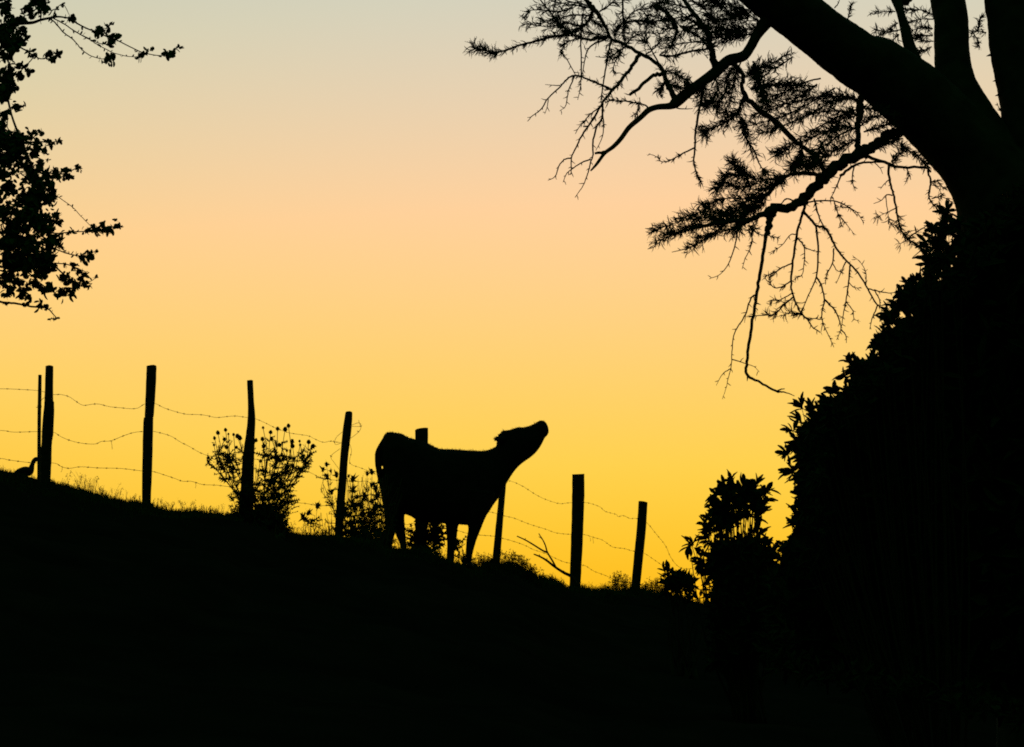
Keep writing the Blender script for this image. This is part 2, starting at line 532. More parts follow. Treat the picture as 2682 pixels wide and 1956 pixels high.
def loft(mb, rings):
    n = len(rings[0])
    faces = []
    for i in range(len(rings) - 1):
        for k in range(n):
            a, b = i * n + k, i * n + (k + 1) % n
            faces.append((a, b, b + n, a + n))
    faces.append(tuple(range(n))[::-1])
    faces.append(tuple((len(rings) - 1) * n + k for k in range(n)))
    mb.add(np.vstack(rings), faces)


cow_base = P(1130, 1450, CD)
cow = empty('cow', (cow_base[0], cow_base[1], ground_at(cow_base)),
            'dark cow standing by the fence with its head raised to the right', 'cow')
cb = MB()
BODY = [((1000, 1172), (1005, 1238), .05), ((1002, 1152), (1011, 1290), .15), ((1007, 1138), (1018, 1318), .21), ((1018, 1131.5), (1028, 1342), .245), ((1030, 1132), (1042, 1349), .26),
        ((1052, 1136), (1060, 1347), .27), ((1070, 1146), (1076, 1352), .285), ((1086, 1150), (1090, 1361), .31), ((1121, 1162), (1118, 1369), .345),
        ((1150, 1176), (1148, 1370), .35), ((1180, 1177), (1180, 1371), .335), ((1215, 1179), (1212, 1374), .30), ((1240, 1180), (1243, 1374), .27),
        ((1258, 1181), (1272, 1352), .245), ((1272, 1180), (1292, 1322), .215), ((1287, 1175.5), (1309, 1299), .185), ((1299, 1169), (1325, 1269), .16), ((1301, 1158), (1338, 1247), .15),
        ((1302, 1147), (1351, 1229), .145), ((1308, 1136), (1364, 1216), .138), ((1318, 1128.5), (1375, 1207.5), .132), ((1334, 1126), (1386, 1200), .128),
        ((1354, 1119.5), (1401, 1187.5), .122), ((1374, 1119), (1414, 1171.5), .108), ((1392, 1113), (1422, 1157), .09), ((1404, 1107), (1427, 1146), .082),
        ((1413, 1102), (1434, 1139.5), .08), ((1422, 1101.5), (1437, 1131), .072), ((1430, 1107), (1436.5, 1121), .045)]
b2 = smooth([(*t, *b, w) for t, b, w in BODY], 3)
loft(cb, [section(r[:2], r[2:4], r[4], (r[0] + r[2]) / 2) for r in b2])


def leg(rows, dD, pair_D):
    """rows: y, x_left, x_right in the picture; foot carried down to the ground"""
    rings = []
    rr = smooth(rows, 3)
    for y, a, b in rr:
        D = cowD(pair_D) + dD
        A, B = P(a, y, D), P(b, y, D)
        c, r = (A + B) / 2, np.linalg.norm(B - A) / 2
        rings.append((c, r))
    foot = rings[-1][0].copy()
    g = ground_at(foot)
    c, r = rings[-1]
    if c[2] - g > 0.12:  # cannon bone, fetlock, pastern
        rings.append((np.array([c[0] - .005, c[1], g + 0.13]), r * 0.98))
        rings.append((np.array([c[0], c[1], g + 0.10]), r * 1.12))
        rings.append((np.array([c[0] + .006, c[1], g + 0.06]), r * 0.98))
    else:
        rings.append((np.array([c[0], c[1], g + 0.06]), r))
    rings.append((np.array([rings[-1][0][0] + .006, c[1], g + 0.035]), r * 1.05))
    ang = np.linspace(0, 2 * math.pi, 12, endpoint=False)
    out = []
    for c, r in rings:
        dep = max(0.042, r * 0.8)
        out.append(np.stack([c[0] + np.cos(ang) * r, c[1] + np.sin(ang) * min(dep, .11), np.full(12, c[2])], -1))
    loft(cb, out)
    return rings[-1][0], rings[-1][1]


feet = []
feet.append(leg([(1290, 1205, 1298), (1330, 1212, 1284), (1362, 1221, 1269), (1385, 1226, 1260), (1412, 1221.5, 1249), (1432, 1220, 1243), (1449, 1219.5, 1238.5), (1470, 1219.5, 1235)], -.17, 1240))
feet.append(leg([(1300, 1160, 1225), (1340, 1163, 1212), (1369, 1166, 1203), (1386, 1167.5, 1199), (1409, 1169.5, 1197), (1425, 1170.5, 1195.5), (1445, 1170, 1191)], .15, 1190))
feet.append(leg([(1250, 1000, 1075), (1310, 1003, 1062), (1345, 1006, 1047), (1376, 1007, 1039), (1400, 1009, 1034), (1416, 1009, 1029.5), (1430, 1008, 1027.5)], -.16, 1030))
feet.append(leg([(1270, 1022, 1085), (1320, 1028, 1068), (1350, 1030, 1060), (1376, 1032, 1060.8), (1400, 1036, 1063), (1417, 1043.5, 1064.5), (1433, 1049.5, 1066)], .16, 1045))
# tail hanging beside the rump
tl = smooth([(1012, 1142, 6), (1004, 1154, 5.5), (996.5, 1168, 6.5), (991.5, 1184, 9), (990.5, 1200, 9.5), (991, 1220, 8.5), (995, 1248, 7.5), (1001, 1275, 7), (1007, 1305, 8), (1013, 1335, 8.5), (1016, 1358, 5), (1017, 1372, 2)], 4)
cb.tube([P(x, y, cowD(1000) - .06) for x, y, r in tl], [M(r, 33.7) for _, _, r in tl], 12)
# ears
for s, tip in ((-1, (1293.5, 1148)), (1, (1296, 1143))):
    Dh = cowD(1310)
    q = smooth([(1325, 1150, 6, .09), (1314, 1151, 8.5, .15), (1305, 1150, 7.5, .19), (tip[0] + 3, tip[1] + 1, 3, .23)], 4)
    for k in range(len(q) - 1):
        pass
    cb.tube([P(x, y, Dh + s * d) for x, y, r, d in q], [M(r, 33.8) for _, _, r, _ in q], 10)
tmp_me = bpy.data.meshes.new('tmp')
tmp_me.from_pydata(np.vstack(cb.v).tolist(), [], cb.f)
tmp = bpy.data.objects.new('tmp', tmp_me)
col.objects.link(tmp)
bmt = bmesh.new(); bmt.from_mesh(tmp_me); bmesh.ops.recalc_face_normals(bmt, faces=bmt.faces); bmt.to_mesh(tmp_me); bmt.free()
rm = tmp.modifiers.new('r', 'REMESH'); rm.mode = 'VOXEL'; rm.voxel_size = 0.011
sm = tmp.modifiers.new('s', 'SMOOTH'); sm.factor = 0.5; sm.iterations = 3
dg = bpy.context.evaluated_depsgraph_get()
body_me = bpy.data.meshes.new_from_object(tmp.evaluated_get(dg))
bpy.data.objects.remove(tmp)
co = np.empty(len(body_me.vertices) * 3); body_me.vertices.foreach_get('co', co); co = co.reshape(-1, 3)
nr = np.empty(len(body_me.vertices) * 3); body_me.vertices.foreach_get('normal', nr); nr = nr.reshape(-1, 3)
body_co = co.copy()
co -= np.array(cow.location)
body_me.vertices.foreach_set('co', co.ravel())
body_me.materials.clear(); body_me.materials.append(MAT['cow'])
body_me.polygons.foreach_set('use_smooth', [True] * len(body_me.polygons))
body_me.update()
body = bpy.data.objects.new('body', body_me); col.objects.link(body); body.parent = cow
# short rough coat, longer on poll, tail switch and back
hb = MB()
zr = body_co[:, 2] - cow.location.z
top = [i for i in range(len(body_co)) if nr[i][2] > .75 and zr[i] > 1.0]
for i in random.sample(top, min(1300, len(top))):
    p, n = body_co[i], nr[i]
    cl = .5 + .5 * math.sin(p[0] * 37.0 + math.sin(p[0] * 91.0) * 2)
    d = unit(n + np.array([-.6, 0, 0]) + RNG.normal(size=3) * .5)
    t = unit(cross3(d, RNG.normal(size=3))) * 0.0018
    hb.add([p - t, p + t, p + d * random.uniform(.008, .014 + .026 * cl)], [(0, 1, 2)])
for i in RNG.choice(len(body_co), 9000):
    p, n = body_co[i], nr[i]
    L = random.uniform(.006, .016)
    d = unit(n + np.array([-.5, 0, -.3]) + RNG.normal(size=3) * .35)
    t = unit(cross3(d, RNG.normal(size=3))) * 0.0012
    hb.add([p - t, p + t, p + d * L], [(0, 1, 2)])
for (x, y, n_, L0, spread) in ((1318, 1130, 50, .034, .03), (1298, 1148, 60, .036, .03), (1308, 1138, 40, .028, .03), (1340, 1125, 30, .02, .03), (1360, 1120, 25, .018, .03), (1014, 1352, 120, .06, .02), (1052, 1137, 25, .02, .02)):
    for k in range(n_):
        D = cowD(x) + random.gauss(0, .05 if x > 1100 else .02)
        p = P(x + random.gauss(0, 2.0), y + random.gauss(2.5, 2.0), D)
        d = unit(np.array([-.5 if x > 1200 else 0, 0, .8 if x > 1030 else -1]) + RNG.normal(size=3) * .5)
        t = unit(cross3(d, [0, 1, 0])) * .0016
        hb.add([p - t, p + t, p + d * L0 * random.uniform(.4, 1)], [(0, 1, 2)])
tag(hb.build('coat_hair', MAT['cow'], cow, False), kind='stuff')
for c, r in feet:
    hm = MB()
    ang = np.linspace(0, 2 * math.pi, 12, endpoint=False)
    g = ground_at(c)
    rings = []
    for z, k, sh in ((.05, .98, 0), (.03, 1.12, .006), (-.01, 1.25, .012)):
        rings.append(np.stack([c[0] + sh + np.cos(ang) * r * k, c[1] + np.sin(ang) * .045 * k, np.full(12, g + z)], -1))
    loft(hm, rings[::-1])
    hm.build('hoof', MAT['hoof'], cow)
for s in (-1, 1):
    em = MB()
    c = P(1352, 1146, cowD(1352) + s * .112)
    em.tube([c + np.array([0, s * d, 0]) for d in (-.02, 0, .008, .013)], [.012, .018, .013, .004], 10)
    em.build('eye', MAT['eye'], cow)

# ------------------------------------------------------------------ bird on the ground left of the first post
BD = 30.25
bp = P(62, 1245, BD)
bird = empty('bird', (bp[0], bp[1], ground_at(bp)), 'dark long-necked bird low in the grass left of the leftmost post', 'bird')
bm_ = MB()
q = smooth([(22, 1250, 2), (38, 1242, 6), (52, 1236, 10.5), (66, 1234, 13), (76, 1235, 12), (81, 1229, 9), (84.5, 1217, 6.2), (88, 1208, 6), (93.5, 1203, 6.4), (99, 1203, 6), (103, 1205, 3.4)], 4)
bm_.tube([P(x, y, BD) for x, y, r in q], [M(r, BD) for *_, r in q], 12)
bm_.build('body', MAT['bird'], bird)
kb = MB(); kb.tube([P(102, 1204, BD), P(107, 1207.5, BD), P(111, 1211, BD)], [.009, .006, .001], 6); kb.build('beak', MAT['hoof'], bird)
for dx in (-3, 4):
    lb = MB(); a = P(68 + dx, 1244, BD + dx * .006); b = a.copy(); b[2] = ground_at(b) + .004
    lb.tube([a, (a + b) / 2 + np.array([-.006, 0, 0]), b], [.009, .005, .005], 6)
    for k in (-.5, 0, .5):
        lb.tube([b, b + np.array([.035 * math.cos(k), .035 * math.sin(k), 0])], [.004, .002], 5)
    lb.build('leg', MAT['hoof'], bird)
wb = MB()
q = smooth([(40, 1238, 3), (54, 1233, 7), (68, 1232, 8), (76, 1233, 3)], 4)
wb.tube([P(x, y, BD - .045) for x, y, r in q], [M(r, BD) for *_, r in q], 8)
wb.build('wing', MAT['bird'], bird)

# ------------------------------------------------------------------ leaves
def leaf_template(widths, fold=.18, bend=-.12):
    n = len(widths)
    v, f = [], []
    for i, w in enumerate(widths):
        t = i / (n - 1)
        z = bend * t * t
        v += [(t, -w / 2, z + fold * w * .5), (t, 0, z), (t, w / 2, z + fold * w * .5)]
    for i in range(n - 1):
        a = i * 3
        f += [(a, a + 1, a + 4, a + 3), (a + 1, a + 2, a + 5, a + 4)]
    return np.array(v), f


LANCE = leaf_template([.14, .42, .78, 1.0, .92, .34], bend=-.2)
LANCE_LOW = leaf_template([.14, .7, 1.0, .3], bend=-.2)
OVATE = leaf_template([.18, .82, 1.0, .86, .38], bend=-.2)


class Leaves:
    def __init__(self, tmpl):
        self.t, self.items = tmpl, []

    def add(self, pos, d, n, L, W, key=0.0):
        self.items.append((np.asarray(pos, float), unit(d), np.asarray(n, float), L, W, key))

    def emit(self, mat, parent, n_parts, stuff_name='foliage'):
        base = np.array(parent_loc(parent))
        items = sorted(self.items, key=lambda i: -i[5])
        tv, tf = self.t
        lv_, lf_ = LANCE_LOW if self.t is LANCE else self.t
        me = bpy.data.meshes.new('leaf')
        me.from_pydata(tv.tolist(), [], tf)
        me.materials.append(mat)
        rest = MB()
        for k, (p, d, n, L, W, key) in enumerate(items):
            y = cross3(n, d)
            if np.linalg.norm(y) < 1e-4:
                y = cross3([.3, .5, .8], d)
            y = unit(y); z = cross3(d, y)
            if k < n_parts:
                o = bpy.data.objects.new('leaf', me)
                m = Matrix.Identity(4)
                q = p - base
                for r in range(3):
                    m[r][0], m[r][1], m[r][2], m[r][3] = d[r] * L, y[r] * W, z[r] * L, q[r]
                o.matrix_local = m
                o.parent = parent
                col.objects.link(o)
            else:
                rest.add(p + lv_[:, :1] * d * L + lv_[:, 1:2] * y * W + lv_[:, 2:] * z * L, lf_)
        if rest.v:
            tag(rest.build(stuff_name, mat, parent, False), kind='stuff')


def inside(poly, x, y):
    c = False
    j = len(poly) - 1
    for i in range(len(poly)):
        xi, yi = poly[i]; xj, yj = poly[j]
        if (yi > y) != (yj > y) and x < (xj - xi) * (y - yi) / (yj - yi) + xi:
            c = not c
        j = i
    return c


def rand_in(poly, n):
    a = np.array(poly)
    lo, hi = a.min(0), a.max(0)
    out = []
    while len(out) < n:
        x, y = random.uniform(lo[0], hi[0]), random.uniform(lo[1], hi[1])
        if inside(poly, x, y):
            out.append((x, y))
    return out


def dir_px(a, depth=0.0):
    """unit direction for an angle on the picture plane (0 right, 90 up) with some depth"""
    v = _rt * math.cos(R(a)) + _up * math.sin(R(a))
    return unit(v + np.array([0, depth, 0]))


# ------------------------------------------------------------------ thistles
def thistle_leaf(mb, p, d, L):
    """spiny lobed leaf"""
    d = unit(d)
    s = unit(cross3(d, RNG.normal(size=3)))
    n = cross3(d, s)
    k = 4
    for i in range(k):
        t = (i + .2) / k
        c = p + d * L * t - n * L * .25 * t * t
        w = L * .40 * (1 - .55 * t) * random.uniform(.7, 1.2)
        for sg in (-1, 1):
            tip = c + s * sg * w + d * L * .20 + n * random.uniform(-.15, .15) * L
            mb.add([c - d * L * .05, c + d * L * .16, tip], [(0, 1, 2)])
    e = p + d * L - n * L * .25
    w = L * .085
    mb.add([p - s * w, p + s * w, p + d * L * .55 - n * L * .08 + s * w, p + d * L * .55 - n * L * .08 - s * w, e + d * L * .15], [(0, 1, 2, 3), (3, 2, 4)])


def thistle(label, base, heads, D, leafs, head_r=5.0, dep=.12, low_leaf=34, spiky=False, big=1.0, tangle=(), cut=.62):
    g = P(base[0], base[1], D)
    g[2] = ground_at(g)
    t = empty('thistle', g, label, 'thistle', 'thistles along the fence')
    lf = MB()
    nodes = []
    order = sorted(heads, key=lambda h: h[0] + random.gauss(0, 6))
    mains = []
    for k in range(0, len(order), 4):
        grp = order[k:k + 4]
        ax_, ay_ = np.mean([h[0] for h in grp]), max(h[1] for h in grp)
        e = P(ax_ + random.gauss(0, 4), ay_ + (base[1] - ay_) * random.uniform(.08, .2), D + random.gauss(0, dep))
        b = g + np.array([random.gauss(0, .035) + M((ax_ - base[0]) * .25, D), random.gauss(0, .03), 0])
        b[2] = ground_at(b) - .02
        m1 = b * .55 + e * .45 + np.array([M((ax_ - base[0]) * -.08, D), 0, .02]) + RNG.normal(size=3) * .02
        pts = smooth([b, m1, e], 8)
        mains.append((pts, grp))
        st = MB(); st.tube(pts, np.linspace(.0095, .005, len(pts)) * big, 6, noise=.1)
        st.build('stem', MAT['thistle'], t)
        nodes += [pts, pts]
    for pts0, (hx, hy) in [(pm, h) for pm, grp in mains for h in grp]:
        dd = random.gauss(0, dep)
        h = P(hx, hy, D + dd)
        b = pts0[int(len(pts0) * random.uniform(.45, .98))]
        m1 = b * .5 + h * .5 + np.array([M((hx - base[0]) * .10, D), 0, -.01]) + RNG.normal(size=3) * .02
        pts = smooth([b, m1, h], 6)
        st = MB()
        st.tube(pts, np.linspace(.0052, .0032, len(pts)) * big, 5)
        so = st.build('stem', MAT['thistle'], t)
        nodes.append(pts)
        hb_ = MB()
        ax = unit(pts[-1] - pts[-3])
        r = M(head_r, D) * random.uniform(.6, 1.3)
        hb_.tube([h - ax * r * .9, h - ax * r * .4, h + ax * r * .4, h + ax * r * 1.0, h + ax * r * 1.3], np.array([.35, .95, 1, .62, .5]) * r * (1 if not spiky else .62), 8, noise=.2)
        for k in range(16 if not spiky else 13):
            d = unit(RNG.normal(size=3) + ax * .7)
            e = unit(cross3(d, RNG.normal(size=3))) * r * .22
            c = h + d * r * (.7 if not spiky else .3)
            if spiky: e = e * 1.9
            hb_.add([c - e, c + e, c + d * r * (random.uniform(.5, 1.0) if not spiky else random.uniform(1.0, 2.6))], [(0, 1, 2)])
        hb_.build('flower_head', MAT['thistle_head'], t, False)
    for (x0, x1, y0, y1, n) in tangle:
        tg = MB()
        for k in range(n):
            bx = random.uniform(x0, x1)
            b = P(bx, y1, D + random.gauss(0, dep)); b[2] = ground_at(b) - .01
            e = P(bx + random.gauss(0, 22), random.uniform(y0, y1), D + random.gauss(0, dep))
            pts = smooth([b, (b + e) / 2 + RNG.normal(size=3) * .03, e], 4)
            tg.tube(pts, np.linspace(.0032, .0018, len(pts)), 4)
            nodes.append(pts)
        tag(tg.build('dry_stems', MAT['dry'], t), kind='stuff')
    for k in range(leafs):
        pts = random.choice(nodes)
        u = random.betavariate(1.3, 1.6)
        i = min(len(pts) - 2, int(u * (len(pts) - 1)))
        p = pts[i]
        out = p - g; out[2] = 0
        a = random.uniform(0, 6.28)
        d = unit(np.array([math.cos(a), .7 * math.sin(a), random.uniform(-.1, .9)]) + unit(out + 1e-6) * .4)
        L = M(low_leaf * (1.0 - cut * u) * random.uniform(.6, 1.25), D)
        thistle_leaf(lf, p, d, L)
    tag(lf.build('spiny_leaf', MAT['thistle'], t, False), kind='stuff')
    return t


H1 = Z(500, 960, 3.304, [(233, 575), (300, 550), (325, 585), (290, 630), (370, 590), (405, 605), (425, 620), (205, 620), (200, 680), (150, 790), (235, 825), (310, 700), (390, 700), (330, 780),
                         (560, 640), (625, 530), (690, 570), (750, 540), (845, 515), (815, 545), (875, 650), (940, 645), (945, 680), (1020, 655), (1055, 690), (620, 630), (630, 690),
                         (790, 660), (725, 715), (830, 730), (770, 680), (880, 690), (700, 630), (600, 820), (800, 800), (890, 800), (880, 860), (980, 770)])
thistle('tall branching thistle with round seed heads around the crooked post', (672, 1356), H1, 31.75, 1050, 4.8, .14, 28, cut=.3, tangle=((635, 745, 1215, 1350, 80),))
H2 = Z(500, 960, 3.304, [(1175, 850), (1140, 895), (1210, 905), (1180, 960), (1160, 940), (1095, 1210), (1015, 1270), (1045, 1330), (970, 1310), (1400, 980), (1365, 950), (1260, 940), (1565, 915), (1525, 930), (1585, 1020), (1560, 1030),
                         (1500, 1120), (1490, 1150), (1470, 1215), (1570, 1170), (1480, 1270), (1540, 1290), (1590, 1260), (1600, 1060), (1610, 1120), (1400, 1070), (1330, 1240), (1220, 1090), (1440, 1130), (1610, 1210)])
thistle('ragged thistle with star-shaped heads between the leaning post and the cow', (930, 1408), H2, 33.25, 760, 6.8, .10, 26, True, .55, tangle=((905, 1014, 1240, 1405, 170), (800, 880, 1340, 1395, 18)), cut=.3)
H3 = Z(960, 1290, 7.55, [(880, 660), (1100, 560), (1200, 620), (1260, 660), (1340, 640), (1390, 680), (1230, 760), (1060, 700), (900, 760), (1300, 720), (1350, 600), (1150, 660)])
thistle('low thistle in the gap below the belly of the cow', (1112, 1447), H3, 34.2, 230, 5.0, .04, 40, True, .7, cut=.45)
H4 = Z(960, 1290, 7.55, [(1840, 950), (1860, 960), (1900, 985), (1820, 990), (1850, 1080)])
thistle('small spiky thistle shoot between the front legs of the cow', (1206, 1478), H4, 34.3, 60, 3.0, .03, 30, True, .8, cut=.5)

# ------------------------------------------------------------------ low feathery weeds on the crest
def weed(label, x0, x1, top, D, n, big=1.0):
    """mound of fine branching stalks; top(px) gives the height of its outline"""
    c = P((x0 + x1) / 2, 1480, D)
    c[2] = ground_at(c)
    w = empty('weed_clump', c, label, 'weeds', 'weed clumps on the crest')
    st, lf = MB(), MB()
    for i in range(n):
        px = random.uniform(x0, x1)
        Dd = D + random.gauss(0, .12)
        b = P(px, 1480, Dd); b[2] = ground_at(b) - .02
        t = P(px + random.gauss(0, 8), top(px) + abs(random.gauss(0, 14)), Dd + random.gauss(0, .05))
        if t[2] < b[2] + .04:
            t[2] = b[2] + .04
        m = b * .5 + t * .5 + RNG.normal(size=3) * .012
        pts = smooth([b, m, t], 4)
        st.tube(pts, np.linspace(.002, .0008, len(pts)), 3, cap=False)
        for k in range(int(9 * big)):
            q = pts[random.randint(2, len(pts) - 1)]
            d = unit(RNG.normal(size=3) + np.array([0, 0, .7]))
            L = random.uniform(.015, .04)
            e = q + d * L
            st.tube([q, e], [.0009, .0006], 3, cap=False)
            for j in range(3):
                a = q + d * L * random.uniform(.4, 1)
                v = unit(RNG.normal(size=3) + d)
                s = unit(cross3(v, RNG.normal(size=3))) * .0034
                lf.add([a - s, a + v * .008 + s * 1.4, a + v * .019, a + s], [(0, 1, 2), (0, 3, 2)])
    tag(st.build('stalk', MAT['dry'], w), kind='stuff')
    tag(lf.build('small_leaves', MAT['grass'], w, False), kind='stuff')


weed('feathery weeds at the foot of the post behind the front legs of the cow', 1240, 1300, lambda x: interp(x, [(1240, 1462), (1262, 1445), (1290, 1462), (1300, 1466)]), 34.6, 60)
weed('mound of feathery weeds on the slope below the forked dead branch', 1308, 1420, lambda x: interp(x, [(1308, 1454), (1330, 1440), (1350, 1450), (1366, 1452), (1385, 1476), (1400, 1485), (1420, 1500)]), 35.2, 150, 1.1)
weed('thin weeds left of the thick jagged post', 1420, 1490, lambda x: interp(x, [(1420, 1502), (1450, 1512), (1490, 1532)]), 36.2, 40)
weed('feathery weed clump between the two rightmost posts', 1585, 1660, lambda x: interp(x, [(1585, 1535), (1605, 1508), (1625, 1496), (1640, 1512), (1660, 1530)]), 37.9, 100, 1.2)
weed('low weeds at the foot of the short right end post', 1676, 1745, lambda x: interp(x, [(1676, 1532), (1700, 1524), (1725, 1512), (1745, 1522)]), 38.6, 90)

# ------------------------------------------------------------------ dead forked branch against the post
db = MB()
for pts, r0, r1 in (([(1512, 1536), (1498, 1511), (1478, 1500), (1454, 1485), (1432, 1468), (1415, 1458), (1398, 1451)], 5, 1.6),
                    ([(1456, 1486), (1448, 1470), (1434, 1447), (1429, 1430), (1423, 1416), (1411, 1397)], 2.6, 1.2),
                    ([(1434, 1447), (1420, 1441), (1395, 1425), (1374, 1413), (1354, 1404)], 2.6, 1.5), ([(1428, 1428), (1420, 1412), (1411, 1405)], 1.4, .8),
                    ([(1415, 1458), (1412, 1451)], 1.5, .6), ([(1432, 1468), (1433, 1461)], 1.5, .6), ([(1374, 1413), (1377, 1409)], 1.3, .5), ([(1478, 1500), (1476, 1494)], 2, 1)):
    q = smooth(pts, 4)
    n = len(q)
    db.tube([P(x, y, 36.75 - .25 * (1512 - x) / 150) for x, y in q], np.linspace(M(r0, 37), M(r1, 37), n), 6, noise=.12)
tag(db.build('dead_branch', MAT['twig']), 'bare forked dead branch leaning at the foot of the thick jagged post', 'branch')


# ------------------------------------------------------------------ trees traced branch by branch
class Tree:
    def __init__(self, root, D0, mat):
        self.root, self.D0, self.mat = root, D0, mat
        self.pts = np.zeros((0, 4))   # px, py, D, radius px
        self.twigs = MB()
        self.paths = []

    def nearest(self, x, y):
        if not len(self.pts):
            return self.D0
        d = (self.pts[:, 0] - x) ** 2 + (self.pts[:, 1] - y) ** 2
        return float(self.pts[int(np.argmin(d)), 2])

    def branch(self, pts, r, name='branch', dD=None, D=None, sides=8, part=True, noise=.06, label=None, spur=0, sub=5, keep=True):
        q = smooth([p[:2] for p in pts], sub)
        n = len(q)
        if len(pts[0]) > 2:
            rr = smooth([(p[2],) for p in pts], sub)[:, 0] if len(pts) > 2 else np.linspace(pts[0][2], pts[1][2], n)
            rr = np.maximum(rr, .3)
        else:
            rr = np.linspace(r[0], r[1], n)
        if n != len(rr):
            rr = np.interp(np.linspace(0, 1, n), np.linspace(0, 1, len(rr)), rr)
        L = float(np.sum(np.linalg.norm(np.diff(q, axis=0), axis=1)))
        d0 = self.nearest(*q[0]) if D is None else D
        if dD is None:
            dD = random.uniform(-1, 1) * min(1.2, L / 420.0)
        Ds = d0 + dD * np.linspace(0, 1, n) ** 1.3
        w = np.array([P(x, y, d) for (x, y), d in zip(q, Ds)])
        rad = np.array([M(a, d) for a, d in zip(rr, Ds)])
        if n > 6 and noise and rr.max() < 20:
            jit = RNG.normal(size=(n, 3)) * (rad[:, None] * .22); jit[0] = 0
            w = w + jit
        if part:
            mb = MB(); mb.tube(w, rad, sides, noise)
            o = mb.build(name, self.mat, self.root)
            if label: o['label'] = label
        else:
            self.twigs.tube(w, rad, 5 if rr.max() > 2 else 4, noise)
        arr = np.column_stack([q, Ds, rr])
        if keep:
            self.pts = np.vstack([self.pts, arr])
            self.paths.append(arr)
        if spur:
            step = np.linalg.norm(np.diff(q, axis=0), axis=1).mean()
            sg = 1
            acc = 0
            for i in range(2, n - 1):
                acc += step
                if acc > spur * random.uniform(.6, 1.5):
                    acc = 0; sg = -sg
                    t = q[i + 1] - q[i - 1]; t = t / (np.linalg.norm(t) + 1e-9)
                    a = sg * R(random.uniform(35, 75))
                    v = np.array([t[0] * math.cos(a) - t[1] * math.sin(a), t[0] * math.sin(a) + t[1] * math.cos(a)])
                    l = random.uniform(5, 15)
                    e = q[i] + v * l
                    m = q[i] + v * l * .5 + np.array([random.uniform(-1.5, 1.5), random.uniform(-1, 1.5)])
                    dd = Ds[i] + random.uniform(-1, 1) * l * Ds[i] / F_PX
                    self.twigs.tube([w[i], P(m[0], m[1], (Ds[i] + dd) / 2), P(e[0], e[1], dd)], [M(min(rr[i], 1.6), dd), M(1.1, dd), M(.5, dd)], 4, cap=False)
        return arr


# ---- the leaning feathery tree on the right
TD = 20.0
tb_ = P(2850, 1900, TD); tb_[2] = ground_at(tb_)
rt = empty('leaning_tree', tb_, 'big leaning tree with forked trunk and drooping feathery branches at right', 'tree')
T = Tree(rt, TD, MAT['bark'])
foot = np.array([tb_[0], tb_[1], tb_[2] - .4])


def z1(*p): return Z(1180, 0, 3.755, p)
def z2(*p): return Z(1700, 0, 3.755, p)
def z3(*p): return Z(2200, 0, 3.755, p)
def z4(*p): return Z(1350, 200, 3.755, p)
def z5(*p): return Z(1650, 350, 3.755, p)
def z6(*p): return Z(1850, 600, 3.592, p)
def z7(*p): return Z(2200, 350, 3.004, p)


T.branch([(2880, 2300, 260), (2850, 1900, 240), (2810, 1100, 205), (2740, 760, 190), (2652, 562, 152), (2562, 427, 106), (2452, 308, 98), (2384, 245, 96), (2301, 183, 88), (2252, 159, 79), (2180, 108, 74), (2114, 56, 72), (2020, -15, 70), (1900, -110, 64)],
         None, 'trunk', -.6, TD, 36, noise=.028, sub=16, label='thick trunk leaning up to the left')
T.branch([(2630, 480, 95), (2570, 355, 72), (2521, 262, 60), (2501, 200, 51.5), (2493, 133, 48.5), (2491, 53, 47), (2482, 0, 48), (2470, -140, 46)], None, 'limb', .5, None, 24, noise=.03, sub=14, label='upright middle stem of the fork')
T.branch([(2745, 620, 120), (2712, 450, 92), (2690, 300, 71), (2671, 213, 65), (2656, 133, 66), (2645, 40, 63), (2638, 0, 63), (2620, -160, 60)], None, 'limb', .2, None, 24, noise=.03, sub=16, label='right stem of the fork at the edge of the picture')
T.branch([(2440, 260, 34), (2402, 172, 21), (2379, 110, 16), (2371, 75, 14.5), (2359, 35, 11.5), (2352, 10, 14), (2335, -30, 13)], None, 'limb', .3, None, 12, label='thin upright stem between the leaning limb and middle stem')
T.branch([(2354, 6, 9), (2378, -4, 13), (2402, -40, 13)], None, 'branch', .2)
# bark flakes on the right stem
for x, y in ((2590, 145), (2607, 211), (2613, 249)):
    d = T.nearest(2650, y) - .02
    T.twigs.tube([P(x + 14, y - 3, d), P(x + 2, y - 1, d), P(x - 7, y + 2, d)], [M(6, d), M(3.5, d), M(.6, d)], 5)

B1 = T.branch([(2020, 40, 22), (1984, 88, 15), (1967, 120, 13), (1947, 146, 14), (1908, 158, 15), (1873, 190, 16), (1833, 218, 14), (1801, 242, 15), (1772, 266, 15), (1756, 277, 10), (1723, 280, 8), (1699, 288, 8), (1678, 307, 7.6), (1648, 333, 7), (1627, 362, 6.5), (1606, 384, 6), (1584, 401, 5), (1563, 429, 4), (1548, 446, 2.4)], None, 'branch', -1.2, None, 12, label='broken bare branch drooping below the leaning limb')
T.branch([(1590, 395, 5), (1578, 399, 4.4), (1558, 402, 3.2)], None, 'branch', 0)
T.branch([(1876, 176, 12), (1866, 140, 9), (1858, 110, 8), (1854, 88, 7.5), (1841, 67, 7), (1820, 40, 6.5), (1801, 13, 6), (1780, -20, 5)], None, 'branch', .5)
B12 = T.branch([(1774, 262, 12), (1763, 245, 8), (1747, 218, 7), (1737, 186, 6.2), (1713, 160, 5.5), (1673, 138, 5.2), (1638, 117, 5), (1601, 99, 4.6), (1587, 72, 4.4), (1571, 45, 6), (1553, 21, 7.5), (1537, 3, 6), (1510, -30, 5)], None, 'branch', .3)
T.branch([(1738, 195, 6), (1713, 197, 5.4), (1686, 218, 5), (1649, 249, 4.4)], None, 'branch', -.2)
T.branch([(1742, 215, 4), (1733, 228, 3.4), (1727, 247, 2.6)], None, 'branch', 0)
